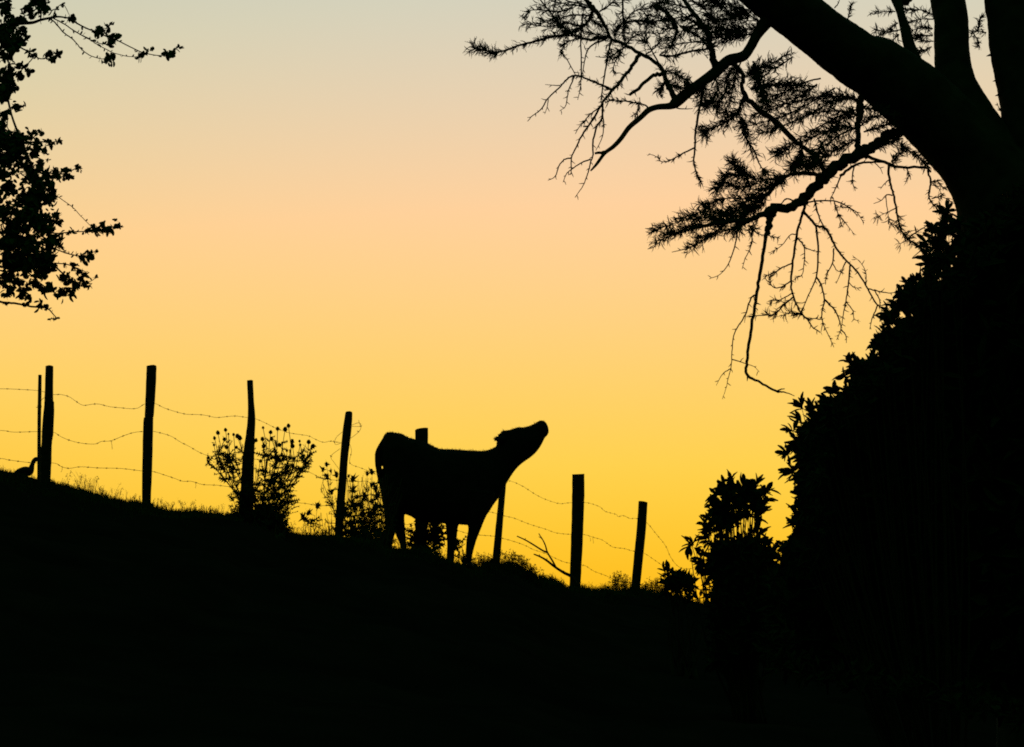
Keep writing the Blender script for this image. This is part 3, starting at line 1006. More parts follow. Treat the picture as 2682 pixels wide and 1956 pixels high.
T.branch([(1712, 20, 4), (1739, 27, 5), (1759, 48, 6), (1772, 72, 5), (1768, 93, 4), (1756, 128, 3)], None, 'branch', -.2, D=T.nearest(1800, 20))
T.branch([(1677, 140, 6), (1660, 165, 5.4), (1649, 181, 5), (1627, 210, 4.6), (1603, 237, 4.2), (1579, 266, 3.6)], None, 'branch', -.4)
SP = 16
tw = lambda pts, r, **k: T.branch(pts, r, part=k.pop('part', True), name='twig', spur=k.pop('spur', SP), sides=6, **k)
tw([(1579, 266), (1553, 312), (1526, 352), (1513, 378), (1497, 413), (1496, 448), (1494, 457)], (3.2, 1.2))
tw([(1496, 413), (1478, 418), (1465, 432), (1457, 456), (1449, 466), (1435, 472)], (2.2, .9))
tw([(1579, 266), (1577, 306), (1563, 333), (1553, 373), (1553, 405), (1547, 425), (1542, 445), (1534, 469), (1526, 488), (1506, 517)], (3, 1), spur=26)
tw([(1547, 417), (1523, 426), (1499, 442), (1483, 456), (1475, 477)], (2.2, .9))
tw([(1578, 300), (1581, 325), (1577, 360), (1561, 394)], (2, .9), spur=26)
tw([(1570, 280), (1545, 300), (1530, 318), (1515, 335), (1507, 350)], (2, .9))
tw([(1603, 235), (1579, 224), (1553, 213), (1526, 202), (1502, 198), (1484, 208), (1468, 226), (1436, 256), (1420, 282), (1409, 293), (1393, 304), (1382, 317)], (3.4, 1))
tw([(1467, 224), (1448, 223), (1428, 221)], (1.6, .7))
tw([(1436, 258), (1433, 280), (1427, 298)], (1.4, .7))
tw([(1523, 160), (1522, 202), (1520, 230), (1513, 261)], (2, .9))
tw([(1505, 200), (1490, 235), (1485, 262), (1480, 280), (1466, 290)], (2, .8))
tw([(1591, 99), (1565, 100), (1550, 104), (1524, 99), (1494, 87), (1473, 69), (1452, 45), (1428, 16), (1405, -15)], (4.5, 2), spur=0)
tw([(1553, 24), (1545, 50), (1526, 69), (1494, 87), (1446, 96), (1406, 107), (1366, 117), (1329, 130), (1297, 138), (1270, 132), (1240, 124)], (5, 1.6), spur=22)
tw([(1526, 35), (1524, 70), (1521, 107), (1523, 160), (1523, 197)], (2.6, 1.4))
tw([(1588, 104), (1560, 112), (1540, 130), (1532, 155), (1526, 190)], (2.8, 1.2))
tw([(1524, 100), (1500, 104), (1482, 115), (1470, 135), (1485, 155), (1500, 182), (1508, 197)], (2, 1.2))
tw([(1600, 108), (1593, 140), (1585, 186), (1577, 240), (1574, 262)], (2.8, 1.4))
tw([(1630, -20), (1631, 30), (1633, 67), (1635, 107)], (3, 2), spur=20, D=T.nearest(1640, 110))
tw([(1609, 96), (1612, 80), (1627, 64), (1659, 55), (1699, 57), (1739, 53), (1770, 60)], (3, 2))
tw([(1640, 120), (1612, 140), (1590, 150), (1560, 148)], (2.2, .9))
tw([(1625, 135), (1610, 165), (1605, 190)], (2, 1))
tw([(1727, 144), (1767, 145), (1812, 133), (1849, 128), (1862, 122)], (3, 3), D=T.nearest(1727, 160))
tw([(1780, 67), (1805, 82), (1833, 98), (1855, 125)], (3, 3), D=T.nearest(1854, 110))
tw([(1838, 215), (1838, 248), (1830, 293), (1822, 346), (1820, 386), (1817, 426), (1826, 456), (1836, 478)], (4, 1.6))
tw([(1820, 386), (1788, 402), (1770, 412), (1753, 421), (1732, 423), (1722, 412), (1700, 402)], (2.4, .8))
tw([(1772, 283), (1790, 285), (1815, 284)], (2, 1))
tw([(1700, 288), (1690, 275), (1660, 268), (1634, 264), (1605, 262), (1585, 268)], (2.6, 1.4))
tw([(1672, 268), (1672, 290), (1660, 306)], (1.4, .7))
B1b = tw([(1925, 165, 7), (1950, 192, 6), (1942, 226, 6), (1953, 253, 7), (1993, 293, 7.5), (2033, 320, 7.5), (2086, 373, 7), (2120, 395, 6), (2139, 407, 6)], None, name_=0) if False else T.branch([(1920, 165, 7), (1946, 195, 6), (1942, 226, 6), (1953, 253, 7), (1993, 293, 7.5), (2033, 320, 7.5), (2086, 373, 7), (2120, 395, 6), (2139, 410, 5)], None, 'branch', .5)
tw([(1950, 250), (1935, 285), (1924, 301), (1897, 322), (1860, 338), (1850, 345)], (4, 1))
tw([(1942, 306), (1953, 357), (1974, 394), (1988, 426), (2002, 451)], (3.2, 1.6), spur=18, D=T.nearest(1950, 280))
tw([(1972, 160), (1980, 190), (1988, 215), (1996, 240), (2000, 262)], (2.4, 1.4))
tw([(1956, 192), (1985, 180), (2020, 168), (2050, 148), (2068, 141)], (2.8, 1.6))
tw([(1966, 234), (2000, 225), (2033, 221), (2065, 220), (2094, 224)], (2.8, 1.2))

# lower branch with the long dead hanger
B2 = T.branch([(2430, 320, 18), (2385, 330, 16), (2341, 346, 15), (2307, 368, 13.5), (2280, 386, 15), (2249, 405, 15.5), (2196, 430, 16), (2156, 470, 15.5), (2116, 504, 13.5), (2087, 531, 12), (2060, 542, 12), (2023, 548, 12), (1996, 563, 8), (1956, 576, 6.4), (1903, 582, 6), (1850, 590, 5), (1796, 603, 3), (1743, 616, 1.8)], None, 'branch', -1.0, None, 12, label='lower branch reaching left over the fence')
T.branch([(2262, 235, 13), (2256, 262, 10), (2253, 290, 12), (2249, 318, 9), (2246, 335, 7.5), (2247, 375, 8), (2244, 402, 11)], None, 'branch', -.1)
T.branch([(2030, 545, 11), (2018, 571, 9.5), (2010, 600, 9), (2004, 626, 5), (1996, 683, 4.8), (1988, 731, 4.6), (1979, 790, 4.4), (1970, 850, 4.2), (1961, 901, 4.2), (1957, 948, 4), (1954, 973, 4), (1961, 986, 3.8), (1984, 998, 3.2), (2009, 1012, 3), (2034, 1025, 3), (2056, 1027, 1.8), (2081, 1037, .9)], None, 'branch', -.3, label='long dead hanger bent at its lower end')
tw([(2036, 1024), (2046, 1019), (2055, 1018)], (2.2, 1.2), spur=0)
tw([(1958, 985), (1957, 998)], (2.4, .8), spur=0)
tw([(1979, 773), (1972, 775), (1961, 795), (1953, 823), (1936, 851), (1922, 878), (1917, 920), (1915, 959), (1906, 995), (1903, 1012), (1892, 1045)], (2.6, .7))
tw([(1915, 965), (1892, 980), (1876, 1009)], (1.6, .6))
tw([(1917, 941), (1935, 946), (1955, 953), (1975, 960), (1989, 974)], (1.6, .6))
tw([(1953, 823), (1950, 845)], (1.4, .6))
T.branch([(2160, 460, 6), (2148, 459, 6.4), (2103, 454, 6), (2065, 459, 5), (2044, 472, 5), (2018, 499, 6), (1996, 520, 4), (1960, 545, 3)], None, 'branch', .3)
tw([(2116, 512), (2106, 545), (2100, 563), (2087, 616), (2079, 670), (2072, 734), (2075, 767), (2089, 803), (2101, 823), (2117, 839), (2128, 856), (2148, 870)], (4, 1.4))
tw([(2075, 689), (2050, 700), (2028, 714), (1998, 725)], (2.2, .9))
tw([(2071, 736), (2050, 750), (2028, 753), (2014, 735), (2022, 720)], (2, .8))
tw([(2078, 778), (2056, 795), (2028, 823), (2006, 825), (1975, 827)], (2.6, 1.2))
tw([(2076, 767), (2045, 784), (2017, 789)], (1.8, .8))
tw([(2101, 823), (2080, 820), (2055, 822)], (2, 1))
tw([(2088, 622), (2106, 647), (2106, 689), (2100, 720), (2082, 728)], (2.2, .8))
tw([(2106, 647), (2125, 655), (2140, 658)], (1.8, .8))
tw([(2087, 614), (2070, 615), (2050, 640), (2030, 655), (2016, 668)], (1.8, .7))
tw([(2103, 552), (2120, 570), (2137, 590), (2161, 598), (2177, 622), (2188, 646), (2215, 681), (2245, 711), (2268, 748), (2293, 792), (2309, 806), (2334, 823)], (4, 1.6))
tw([(2137, 592), (2143, 656), (2138, 725), (2117, 773), (2101, 814)], (3, 1.1))
tw([(2138, 725), (2151, 748), (2159, 784), (2153, 817), (2155, 845), (2170, 878), (2184, 909)], (2.6, .9))
tw([(2117, 836), (2135, 834), (2155, 838)], (1.6, 1))
tw([(2159, 784), (2184, 809), (2198, 837), (2202, 862), (2191, 890)], (2.6, .9))
tw([(2202, 862), (2215, 878), (2217, 898)], (1.8, .8))
tw([(2155, 845), (2150, 870)], (1.4, .7))
tw([(2184, 650), (2181, 686), (2165, 720), (2162, 745)], (2.2, .9))
tw([(2181, 690), (2192, 708), (2204, 711)], (1.5, .9))
tw([(2215, 686), (2204, 711), (2190, 742)], (2, .8))
tw([(2226, 695), (2223, 739), (2215, 789), (2209, 823), (2204, 856)], (2.4, 1))
tw([(2215, 789), (2233, 812), (2237, 834), (2246, 840)], (1.6, .7))
tw([(2222, 738), (2236, 752), (2252, 754)], (1.5, .7))
tw([(2273, 756), (2307, 764), (2334, 767), (2350, 763)], (2, .8))
tw([(2290, 758), (2303, 784), (2306, 800)], (1.8, .9))
tw([(2298, 800), (2284, 834), (2278, 862)], (2, .8))
tw([(2268, 748), (2267, 711), (2250, 683), (2235, 672)], (1.4, .5))
tw([(2132, 520), (2148, 574), (2169, 611)], (2.4, 1.6))
tw([(2105, 540), (2124, 528), (2183, 526), (2223, 542), (2241, 560)], (3, 1.2))
tw([(2185, 530), (2195, 560), (2206, 595)], (2, .9))
tw([(2195, 560), (2215, 585), (2232, 606)], (1.5, .7))
tw([(1935, 582), (1932, 605), (1925, 645), (1908, 690), (1886, 718), (1858, 730)], (2.4, .8))
tw([(1968, 590), (1968, 640), (1952, 676), (1944, 704)], (1.8, .8))
tw([(1960, 590), (1985, 612), (2010, 616), (2035, 622)], (2, .8))
T.branch([(2250, 405, 8), (2275, 412, 5), (2326, 427, 4.4), (2353, 438, 4), (2420, 438, 3.6), (2436, 450, 3)], None, 'branch', .2)
tw([(2328, 431), (2329, 470), (2338, 500), (2346, 540), (2353, 576), (2363, 610), (2380, 626), (2413, 653), (2433, 670)], (3.6, 1.8))
tw([(2329, 470), (2315, 483), (2306, 495)], (1.6, .8))
tw([(2337, 512), (2322, 510), (2308, 525), (2288, 533)], (2, .8))
tw([(2346, 545), (2325, 555), (2300, 567)], (1.8, .7))
tw([(2320, 515), (2325, 555), (2330, 580), (2350, 595)], (1.4, .7))
tw([(2366, 610), (2395, 603)], (1.6, .8))
tw([(2380, 626), (2358, 638)], (1.8, .8))
tw([(2375, 625), (2405, 605), (2425, 592), (2430, 578)], (2, .8))
tw([(2413, 655), (2390, 674)], (1.6, .8))
tw([(2430, 445), (2438, 476), (2433, 506), (2436, 523), (2450, 542), (2466, 560)], (3, 1.8))
tw([(2438, 476), (2460, 495), (2467, 520)], (1.6, .8))
tw([(2438, 476), (2455, 474), (2470, 490), (2485, 492)], (1.6, .8))
tw([(2440, 520), (2465, 515), (2495, 530), (2515, 545)], (1.6, .8))
tw([(2200, 460), (2237, 433), (2267, 425), (2310, 424)], (4, 3))
tw([(2205, 455), (2190, 490), (2175, 520)], (2.4, 1))
tw([(2237, 436), (2232, 470), (2240, 500)], (2.2, 1))
tw([(2290, 425), (2305, 440), (2312, 455)], (1.6, .8))
tw([(2200, 540), (2237, 550), (2263, 583)], (2, .9))
tw([(2375, 438), (2380, 460), (2372, 478)], (2, .8))
tw([(2335, 425), (2360, 400), (2368, 390), (2400, 405), (2425, 428)], (2.6, 1.4))
tw([(2300, 385), (2330, 372), (2365, 362)], (3, 2))
tw([(2252, 330), (2280, 310), (2320, 300), (2350, 305)], (2.6, 1.6))
tw([(2262, 345), (2300, 335), (2330, 322), (2345, 318)], (2.2, 1.4))
tw([(2258, 285), (2290, 283), (2310, 288)], (2, 1.4))
# sprays of the middle mass, streaming down to the left
for a in ([(2248, 285), (2195, 306), (2130, 340), (2060, 385), (2010, 420)], [(2246, 265), (2220, 252), (2150, 253), (2070, 268), (1990, 285)], [(2247, 340), (2200, 330), (2140, 355), (2080, 380), (2040, 400)],
          [(2245, 300), (2190, 290), (2120, 300), (2050, 330), (1990, 350)], [(2235, 280), (2180, 340), (2140, 400), (2120, 440)], [(2243, 365), (2210, 380), (2180, 400), (2140, 420)], [(2244, 330), (2190, 360), (2150, 390), (2100, 440)],
          [(2140, 220), (2100, 250), (2040, 280), (1980, 300)], [(2187, 230), (2120, 270), (2060, 300), (1960, 330)], [(2225, 255), (2190, 262), (2160, 275), (2100, 310)], [(2075, 150), (2045, 170), (2000, 190), (1970, 200)], [(2150, 205), (2110, 215), (2060, 240), (2010, 255)],
          [(1930, 165), (1905, 200), (1900, 240), (1880, 280)], [(1945, 150), (1925, 200), (1915, 250), (1900, 290)], [(1870, 195), (1880, 230), (1870, 260), (1850, 275)], [(2040, 475), (1990, 500), (1930, 545), (1880, 570)], [(2020, 500), (1970, 520), (1900, 520), (1850, 540)],
          [(2060, 460), (2000, 470), (1950, 460), (1900, 458)], [(1960, 575), (1900, 560), (1840, 555), (1790, 570)], [(1900, 582), (1850, 570), (1790, 578), (1720, 600)], [(1850, 590), (1800, 595), (1750, 620), (1700, 640)], [(1900, 585), (1850, 625), (1800, 650), (1760, 660)],
          [(1996, 565), (1940, 590), (1880, 610), (1830, 620)], [(2000, 530), (1960, 555), (1900, 575), (1870, 580)], [(1985, 480), (1940, 490), (1900, 480), (1880, 490)], [(1960, 470), (1945, 450), (1925, 430), (1920, 420)], [(2087, 531), (2060, 520), (2040, 540), (2000, 560)],
          [(1740, 186), (1760, 190), (1790, 205), (1800, 215)], [(1745, 215), (1770, 225), (1795, 232)], [(1880, 60), (1840, 20), (1800, -10)], [(1940, 80), (1890, 75), (1850, 70), (1820, 75)], [(1960, 50), (1900, 30), (1870, 0)], [(1990, 80), (1940, 75), (1880, 85)],
          [(1820, 40), (1780, 45), (1740, 50), (1700, 40)], [(1800, 20), (1760, 10), (1720, 5)], [(1770, 70), (1740, 75), (1700, 62)], [(1560, 25), (1520, 15), (1480, 10), (1440, 0)], [(1545, 15), (1500, 5), (1460, -8)], [(1500, 20), (1460, 30), (1400, 25), (1380, 35)], [(1550, 40), (1500, 40), (1450, 50), (1420, 55)],
          [(1526, 69), (1480, 60), (1440, 70), (1380, 62)], [(1540, 40), (1560, 60), (1580, 70)], [(1570, 30), (1600, 10), (1620, -10)], [(1600, 100), (1570, 90), (1540, 90)], [(2130, 410), (2150, 440), (2160, 460)], [(2100, 390), (2090, 420), (2080, 440)],
          [(1990, 60), (1950, 30), (1900, 10), (1850, 5)], [(1985, 85), (1940, 95), (1900, 100), (1860, 95)], [(1960, 25), (1930, 40), (1890, 55), (1850, 45)], [(1860, 115), (1820, 110), (1780, 115), (1740, 125)], [(1640, 115), (1660, 95), (1690, 85), (1720, 90)],
          [(1735, 185), (1700, 120), (1690, 110)], [(1840, 65), (1800, 70), (1770, 100), (1740, 105)], [(1850, 85), (1820, 60), (1780, 30), (1730, 20)], [(1690, 145), (1720, 120), (1735, 105)], [(1635, 60), (1660, 30), (1700, 20), (1740, 0)]):
    T.branch(a, (2.6, 1.0), 'twig', None, None, 5, part=True, spur=24)

# feathery fronds
fr = MB()


def frond(p, d, L, w=.011):
    d = unit(d)
    s = unit(cross3(d, RNG.normal(size=3)))
    n = cross3(d, s)
    cv = random.uniform(-.8, .8); cu = random.uniform(-.1, .5)
    ts = np.linspace(0, 1, 5)
    pt = [p + d * L * t + s * L * cv * t * t - n * L * cu * t * t for t in ts]
    v, f = [], []
    for i, q in enumerate(pt):
        k = (.9, 1.2, 1.2, .8, .15)[i] * .0026
        v += [q - s * k, q + s * k]
    for i in range(4):
        f.append((2 * i, 2 * i + 1, 2 * i + 3, 2 * i + 2))
    fr.add(v, f)
    lv, lf = [], []
    m = 6
    for j in range(m):
        t = (j + .6) / m
        q = p + d * L * t + s * L * cv * t * t - n * L * cu * t * t
        l = L * .21 * (1 - .55 * abs(2 * t - .9))
        for sg in (-1, 1):
            e = q + (s * sg * .7 + d * .95 + s * cv * t) * l + n * random.uniform(-.3, .3) * l
            b = len(lv)
            lv += [q, q + d * w * .55, e]
            lf.append((b, b + 1, b + 2))
    fr.add(lv, lf)


def foliate(poly, n, L=(26, 46), rmax=5.0, bias=None, tuft=3, reach=0):
    """tufts of fronds on the thin wood inside a region"""
    sel = []
    for arr in T.paths:
        t = np.gradient(arr[:, :2], axis=0) if len(arr) > 1 else np.zeros((len(arr), 2))
        for (x, y, D, r), (tx, ty) in zip(arr, t):
            if r < rmax and inside(poly, x, y):
                sel.append((x, y, D, math.degrees(math.atan2(-ty, tx))))
    if not sel:
        print('NO TWIGS IN', poly[0]); return
    for i in range(int(n * 1.5)):
        x, y, D, ta = random.choice(sel)
        p = P(x, y, D)
        side = random.choice((-1, 1))
        if reach:
            a_ = ta + side * random.uniform(8, 50)
            e = p + dir_px(a_, random.uniform(-.7, .7)) * M(reach * random.uniform(.2, 1.1), D)
            m = (p + e) / 2 + RNG.normal(size=3) * .005
            T.twigs.tube([p, m, e], [M(1.1, D), M(.9, D), M(.6, D)], 3, cap=False)
            mid = [p, m, e]
        else:
            a_ = ta
            mid = [p]
        for k in range(random.randint(1, tuft)):
            q = random.choice(mid)
            ak = a_ + random.choice((-1, 1)) * random.uniform(10, 48)
            frond(q, dir_px(ak, random.uniform(-.8, .8)), M(random.uniform(*L) * .58, D))


rect = lambda x0, y0, x1, y1: [(x0, y0), (x1, y0), (x1, y1), (x0, y1)]
foliate([(1195, 90), (1300, 100), (1310, 150), (1200, 160)], 46, (24, 44), bias=170, tuft=3, reach=14)
foliate(rect(1300, 70, 1500, 140), 80, (14, 28), bias=150, reach=14)
foliate(rect(1360, -20, 1600, 100), 260, (20, 38), bias=170, reach=22)
foliate(rect(1600, -20, 1960, 150), 430, (22, 42), bias=200, reach=26)
foliate(rect(1680, -20, 1900, 70), 90, (22, 40), bias=200, reach=26)
foliate([(1850, -20), (2000, -20), (2060, 110), (1960, 130), (1860, 100)], 330, (22, 40), bias=200, reach=40)
foliate(rect(1730, 170, 1830, 240), 120, (18, 34), bias=200, reach=20)
foliate([(1830, 200), (1960, 160), (2100, 200), (2250, 260), (2240, 420), (2100, 440), (1990, 400), (1850, 350)], 1550, (20, 42), bias=195, reach=28)
foliate([(1960, 140), (2080, 130), (2100, 200), (1980, 210)], 60, (20, 34), bias=200, reach=16)
foliate([(1900, 420), (2060, 450), (2060, 520), (1950, 560), (1840, 540), (1880, 440)], 520, (20, 40), bias=160, reach=26)
foliate([(1690, 570), (1850, 530), (1990, 540), (1990, 590), (1850, 640), (1715, 665), (1715, 580)], 560, (20, 36), bias=185, reach=20)
foliate(rect(2040, 390, 2180, 470), 160, (20, 36), bias=190, reach=20)
foliate([(2250, 280), (2350, 280), (2340, 340), (2255, 380)], 170, (18, 34), reach=18)
foliate([(2290, 370), (2440, 360), (2450, 440), (2330, 430)], 120, (18, 34), bias=180, reach=16)
foliate(rect(1490, 190, 1600, 330), 40, (14, 26), bias=250)
foliate(rect(1590, 110, 1680, 300), 70, (14, 28), bias=260, reach=10)
foliate(rect(1975, 780, 2110, 850), 46, (18, 34), bias=180, reach=10)
foliate(rect(2000, 700, 2060, 770), 16, (18, 34), bias=70)
foliate(rect(1700, 390, 1840, 440), 12, (14, 26))
foliate(rect(1815, 440, 1850, 490), 14, (14, 28))
foliate(rect(1930, 580, 2040, 660), 30, (12, 24), bias=260)
foliate(rect(2290, 560, 2400, 640), 46, (20, 40), bias=220, reach=8)
foliate(rect(2130, 470, 2260, 620), 50, (12, 26), bias=270)
foliate(rect(2360, 430, 2520, 560), 40, (14, 28), bias=280)
foliate(rect(2080, 620, 2360, 900), 70, (10, 20))
# the small sprays seen between the stems at the top
for pts in ([(2352, 60), (2330, 75), (2300, 95), (2290, 100)], [(2358, 78), (2325, 82), (2290, 78)], [(2345, 30), (2320, 30), (2290, 31)], [(2355, 90), (2330, 110), (2310, 108)], [(2220, 50), (2226, 30), (2230, 12)], [(2186, 20), (2196, 8), (2200, -10)],
            [(2443, 93), (2415, 92), (2385, 92)], [(2445, 50), (2410, 50), (2375, 62)], [(2440, 122), (2420, 132), (2405, 138)], [(2444, 40), (2425, 30), (2400, 25), (2375, 25)], [(2445, 108), (2415, 105), (2390, 98)], [(2443, 75), (2420, 72), (2385, 80)], [(2583, 85), (2560, 82), (2535, 84)], [(2560, 82), (2565, 60), (2570, 42)], [(2548, 84), (2560, 105), (2562, 118)], [(2620, 290), (2613, 275)]):
    T.branch(pts, (1.9, .8), 'twig', .1, T.nearest(*pts[0]) + .15, 5, spur=14)
foliate(rect(2280, 10, 2358, 125), 70, (14, 30), reach=10)
foliate(rect(2370, 10, 2446, 145), 130, (16, 32), bias=200, reach=12)
foliate(rect(2205, 5, 2235, 50), 16, (14, 26), bias=80)
foliate(rect(2534, 40, 2585, 122), 46, (14, 28), bias=90, reach=8)
foliate(rect(2606, 270, 2622, 292), 6, (8, 16), bias=90)
tag(fr.build('feathery_foliage', MAT['frond'], rt, False), kind='stuff')
tag(T.twigs.build('fine_twigs', MAT['twig'], rt), kind='stuff')

# ---- the leafy tree at the left edge
LD = 18.0
lb_ = P(-330, 1500, LD); lb_[2] = ground_at(lb_)
lt = empty('leafy_tree', lb_, 'small-leaved tree reaching in at the left edge with clustered leaves', 'tree')
L = Tree(lt, LD, MAT['bark'])
_gpy = 1500
while P(-330, _gpy, LD)[2] > lb_[2] - .3:
    _gpy += 20
L.branch([(-330, _gpy, 62), (-325, 1400, 56), (-300, 1000, 50), (-310, 600, 44), (-280, 200, 36), (-290, -200, 26)], None, 'trunk', .2, LD, 16, noise=.04)
L.branch([(-300, 900, 30), (-200, 780, 20), (-90, 700, 14), (0, 640, 10), (60, 560, 7), (90, 470, 5), (60, 380, 4), (30, 300, 3), (10, 200, 3)], None, 'limb', -.3)
L.branch([(-290, 330, 26), (-180, 210, 16), (-80, 120, 10), (0, 70, 7), (45, 62, 5), (85, 59, 4.6), (106, 52, 4), (129, 47, 3.6), (144, 44, 3.2), (160, 44, 2.4), (186, 49, 2.2), (202, 61, 2.2), (234, 77, 2), (256, 83, 1.9), (280, 96, 1.7), (306, 105, 1.6), (344, 124, 1.5), (373, 137, 1.4), (405, 144, 1.3), (426, 145, 1.3), (447, 140, 1), (469, 122, .8)], None, 'limb', -.2)
lw = lambda pts, r: L.branch(pts, r, 'twig', None, None, 5)
lw([(130, 48), (144, 59), (170, 88), (192, 104), (213, 128), (234, 144), (266, 154), (290, 148)], (2.2, 1))
lw([(138, 47), (170, 64), (197, 83), (229, 99), (248, 112), (280, 130), (306, 141), (354, 149), (390, 135)], (1.8, .9))
lw([(186, 75), (226, 99), (274, 116), (300, 104)], (1.6, .9))
lw([(138, 46), (146, 24), (160, 11), (170, 16), (184, 44)], (1.6, .8))
lw([(0, 100), (40, 118), (61, 128), (90, 146), (112, 154), (144, 138), (165, 137)], (3, .9))
lw([(88, 150), (70, 170), (53, 186), (20, 210)], (1.6, 1.2))
lw([(40, 110), (58, 100), (68, 82)], (1.6, .9))
lw([(106, 52), (108, 20), (100, -30)], (2.4, 2))
lw([(20, 310), (20, 335), (38, 350), (60, 365)], (1.4, 1.2))
lw([(40, 380), (90, 372), (124, 372), (154, 370)], (3, 1))
lw([(60, 400), (95, 350), (110, 345)], (2, .8))
lw([(80, 440), (121, 450), (163, 455), (203, 440), (215, 448)], (3, .9))
lw([(135, 510), (148, 513), (189, 542), (212, 566), (244, 598)], (1.2, .9))
lw([(100, 600), (145, 611), (189, 607), (227, 606), (279, 603), (300, 592), (318, 592)], (2, 1))
lw([(110, 640), (163, 659), (189, 667), (209, 669), (233, 667), (256, 652)], (2, .8))
lw([(90, 680), (145, 700), (175, 725), (206, 740), (240, 742)], (3, 1))
lw([(120, 690), (160, 690), (191, 697), (225, 712)], (2, 1))
lw([(60, 700), (110, 745), (150, 770), (190, 775)], (2.4, 1))
lw([(218, 742), (240, 735), (252, 725)], (1.2, .7))
L.branch([(-200, 770, 8), (-80, 780, 5), (0, 790, 3.2), (29, 794, 3), (58, 797, 2.8), (87, 803, 2.6), (116, 805, 2.4), (128, 810, 2), (145, 829, 1.3), (150, 834, 1)], None, 'twig', .2, None, 6)
CL = [(106, 8, 25), (120, 28, 16), (77, 24, 20), (16, 16, 22), (95, -6, 20), (80, 40, 15), (32, 61, 24), (60, 52, 14), (10, 83, 30), (53, 80, 12), (69, 88, 9), (40, 106, 24), (12, 112, 20), (64, 104, 9), (56, 117, 14), (30, 130, 14), (5, 140, 18),
      (130, 142, 14), (138, 154, 9), (152, 140, 9), (92, 146, 8), (78, 136, 9), (56, 173, 13), (72, 186, 10), (24, 184, 16), (26, 148, 12), (48, 197, 14), (16, 213, 26), (19, 240, 22), (8, 258, 14), (35, 230, 12), (55, 205, 8),
      (39, 280, 14), (63, 279, 8), (9, 300, 15), (8, 314, 12), (6, 333, 14), (6, 353, 14), (20, 290, 8), (38, 348, 10), (50, 362, 28), (45, 386, 34), (15, 371, 34), (71, 339, 6), (91, 348, 10), (109, 345, 8), (97, 371, 11), (124, 371, 10), (154, 370, 8), (140, 374, 7), (133, 380, 9), (98, 386, 14), (94, 401, 14), (118, 391, 8), (118, 401, 7),
      (109, 430, 16), (124, 421, 7), (121, 451, 11), (144, 445, 12), (151, 459, 13), (163, 447, 9), (182, 462, 12), (182, 445, 7), (168, 462, 9), (203, 438, 9), (206, 447, 6), (85, 454, 28), (15, 416, 30), (38, 401, 25), (8, 454, 24), (126, 481, 18), (98, 484, 24), (60, 430, 16), (132, 465, 10),
      (20, 490, 24), (85, 521, 38), (127, 517, 24), (140, 500, 12), (70, 563, 42), (148, 563, 14), (13, 553, 34), (155, 585, 10), (106, 585, 34), (42, 595, 38), (131, 602, 18), (21, 638, 44), (74, 638, 38), (131, 636, 26), (157, 627, 11), (157, 644, 10), (85, 680, 34), (123, 676, 26), (32, 680, 38), (119, 705, 22), (64, 701, 24), (21, 722, 24), (102, 716, 18), (42, 739, 20), (13, 744, 16), (91, 744, 17), (114, 758, 20), (59, 760, 13), (25, 760, 11), (136, 750, 11), (74, 778, 12), (13, 773, 9), (52, 774, 8),
      (169, 725, 18), (191, 695, 10), (206, 712, 11), (225, 720, 9), (218, 742, 11), (233, 750, 8), (203, 750, 13), (161, 765, 14), (153, 775, 8), (191, 773, 9), (180, 758, 10), (252, 725, 4), (182, 739, 10), (213, 728, 8), (172, 697, 6),
      (232, 603, 13), (256, 603, 17), (279, 603, 17), (268, 590, 9), (245, 590, 7), (308, 592, 9), (302, 577, 6), (318, 594, 5), (189, 606, 8), (160, 611, 5),
      (215, 675, 11), (230, 676, 8), (238, 665, 8), (222, 665, 7), (253, 659, 6), (171, 657, 6), (200, 668, 5),
      (17, 795, 8), (67, 800, 9), (105, 801, 13), (107, 790, 7), (78, 784, 9), (58, 775, 9), (120, 803, 8), (140, 835, 7), (151, 833, 6), (130, 836, 4),
      (264, 82, 18), (252, 86, 10), (282, 68, 7), (292, 62, 5), (290, 110, 17), (303, 96, 10), (310, 92, 5), (284, 154, 17), (298, 148, 9), (275, 158, 8), (368, 146, 13), (382, 138, 8), (395, 130, 6), (402, 127, 5), (358, 152, 6), (440, 142, 11), (450, 140, 10), (458, 130, 8), (468, 121, 7), (436, 137, 7), (475, 124, 4), (190, 48, 11), (196, 55, 7), (167, 8, 5), (150, 20, 5), (165, 56, 4)]
lv = Leaves(OVATE)
for cx, cy, r in CL:
    D = L.nearest(cx, cy) + random.gauss(0, .18)
    n = max(5, int(r * r / 11))
    dense = cx < 150 and r > 20
    if dense:
        n = int(n * 1.55)
    for k in range(n):
        a = random.uniform(0, 2 * math.pi)
        q = abs(random.gauss(0, r * .52))
        x, y = cx + q * math.cos(a), cy + q * math.sin(a) * .85
        Dl = D + random.gauss(0, M(r, D) * (1.6 if dense else .7))
        an = -math.degrees(a) + random.gauss(0, 90)
        d = dir_px(an, random.gauss(0, .6))
        Ll = M(random.uniform(11, 23) if r > 7 else random.uniform(7, 12), Dl)
        p = P(x, y, Dl) - d * Ll * .4
        lv.add(p, d, RNG.normal(size=3) + np.array([0, -.3, .2]), Ll, Ll * random.uniform(.42, .7), key=(1 if cx > 125 else 0) + random.random())
for arr in L.paths:
    thin = arr[(arr[:, 3] < 2.6) & (arr[:, 0] > 90)]
    for x, y, D, r in thin:
        if random.random() < .55:
            d = dir_px(random.uniform(0, 360), random.gauss(0, .4))
            Ll = M(random.uniform(6, 13), D)
            lv.add(P(x, y, D), d, RNG.normal(size=3), Ll, Ll * .5, key=.2)
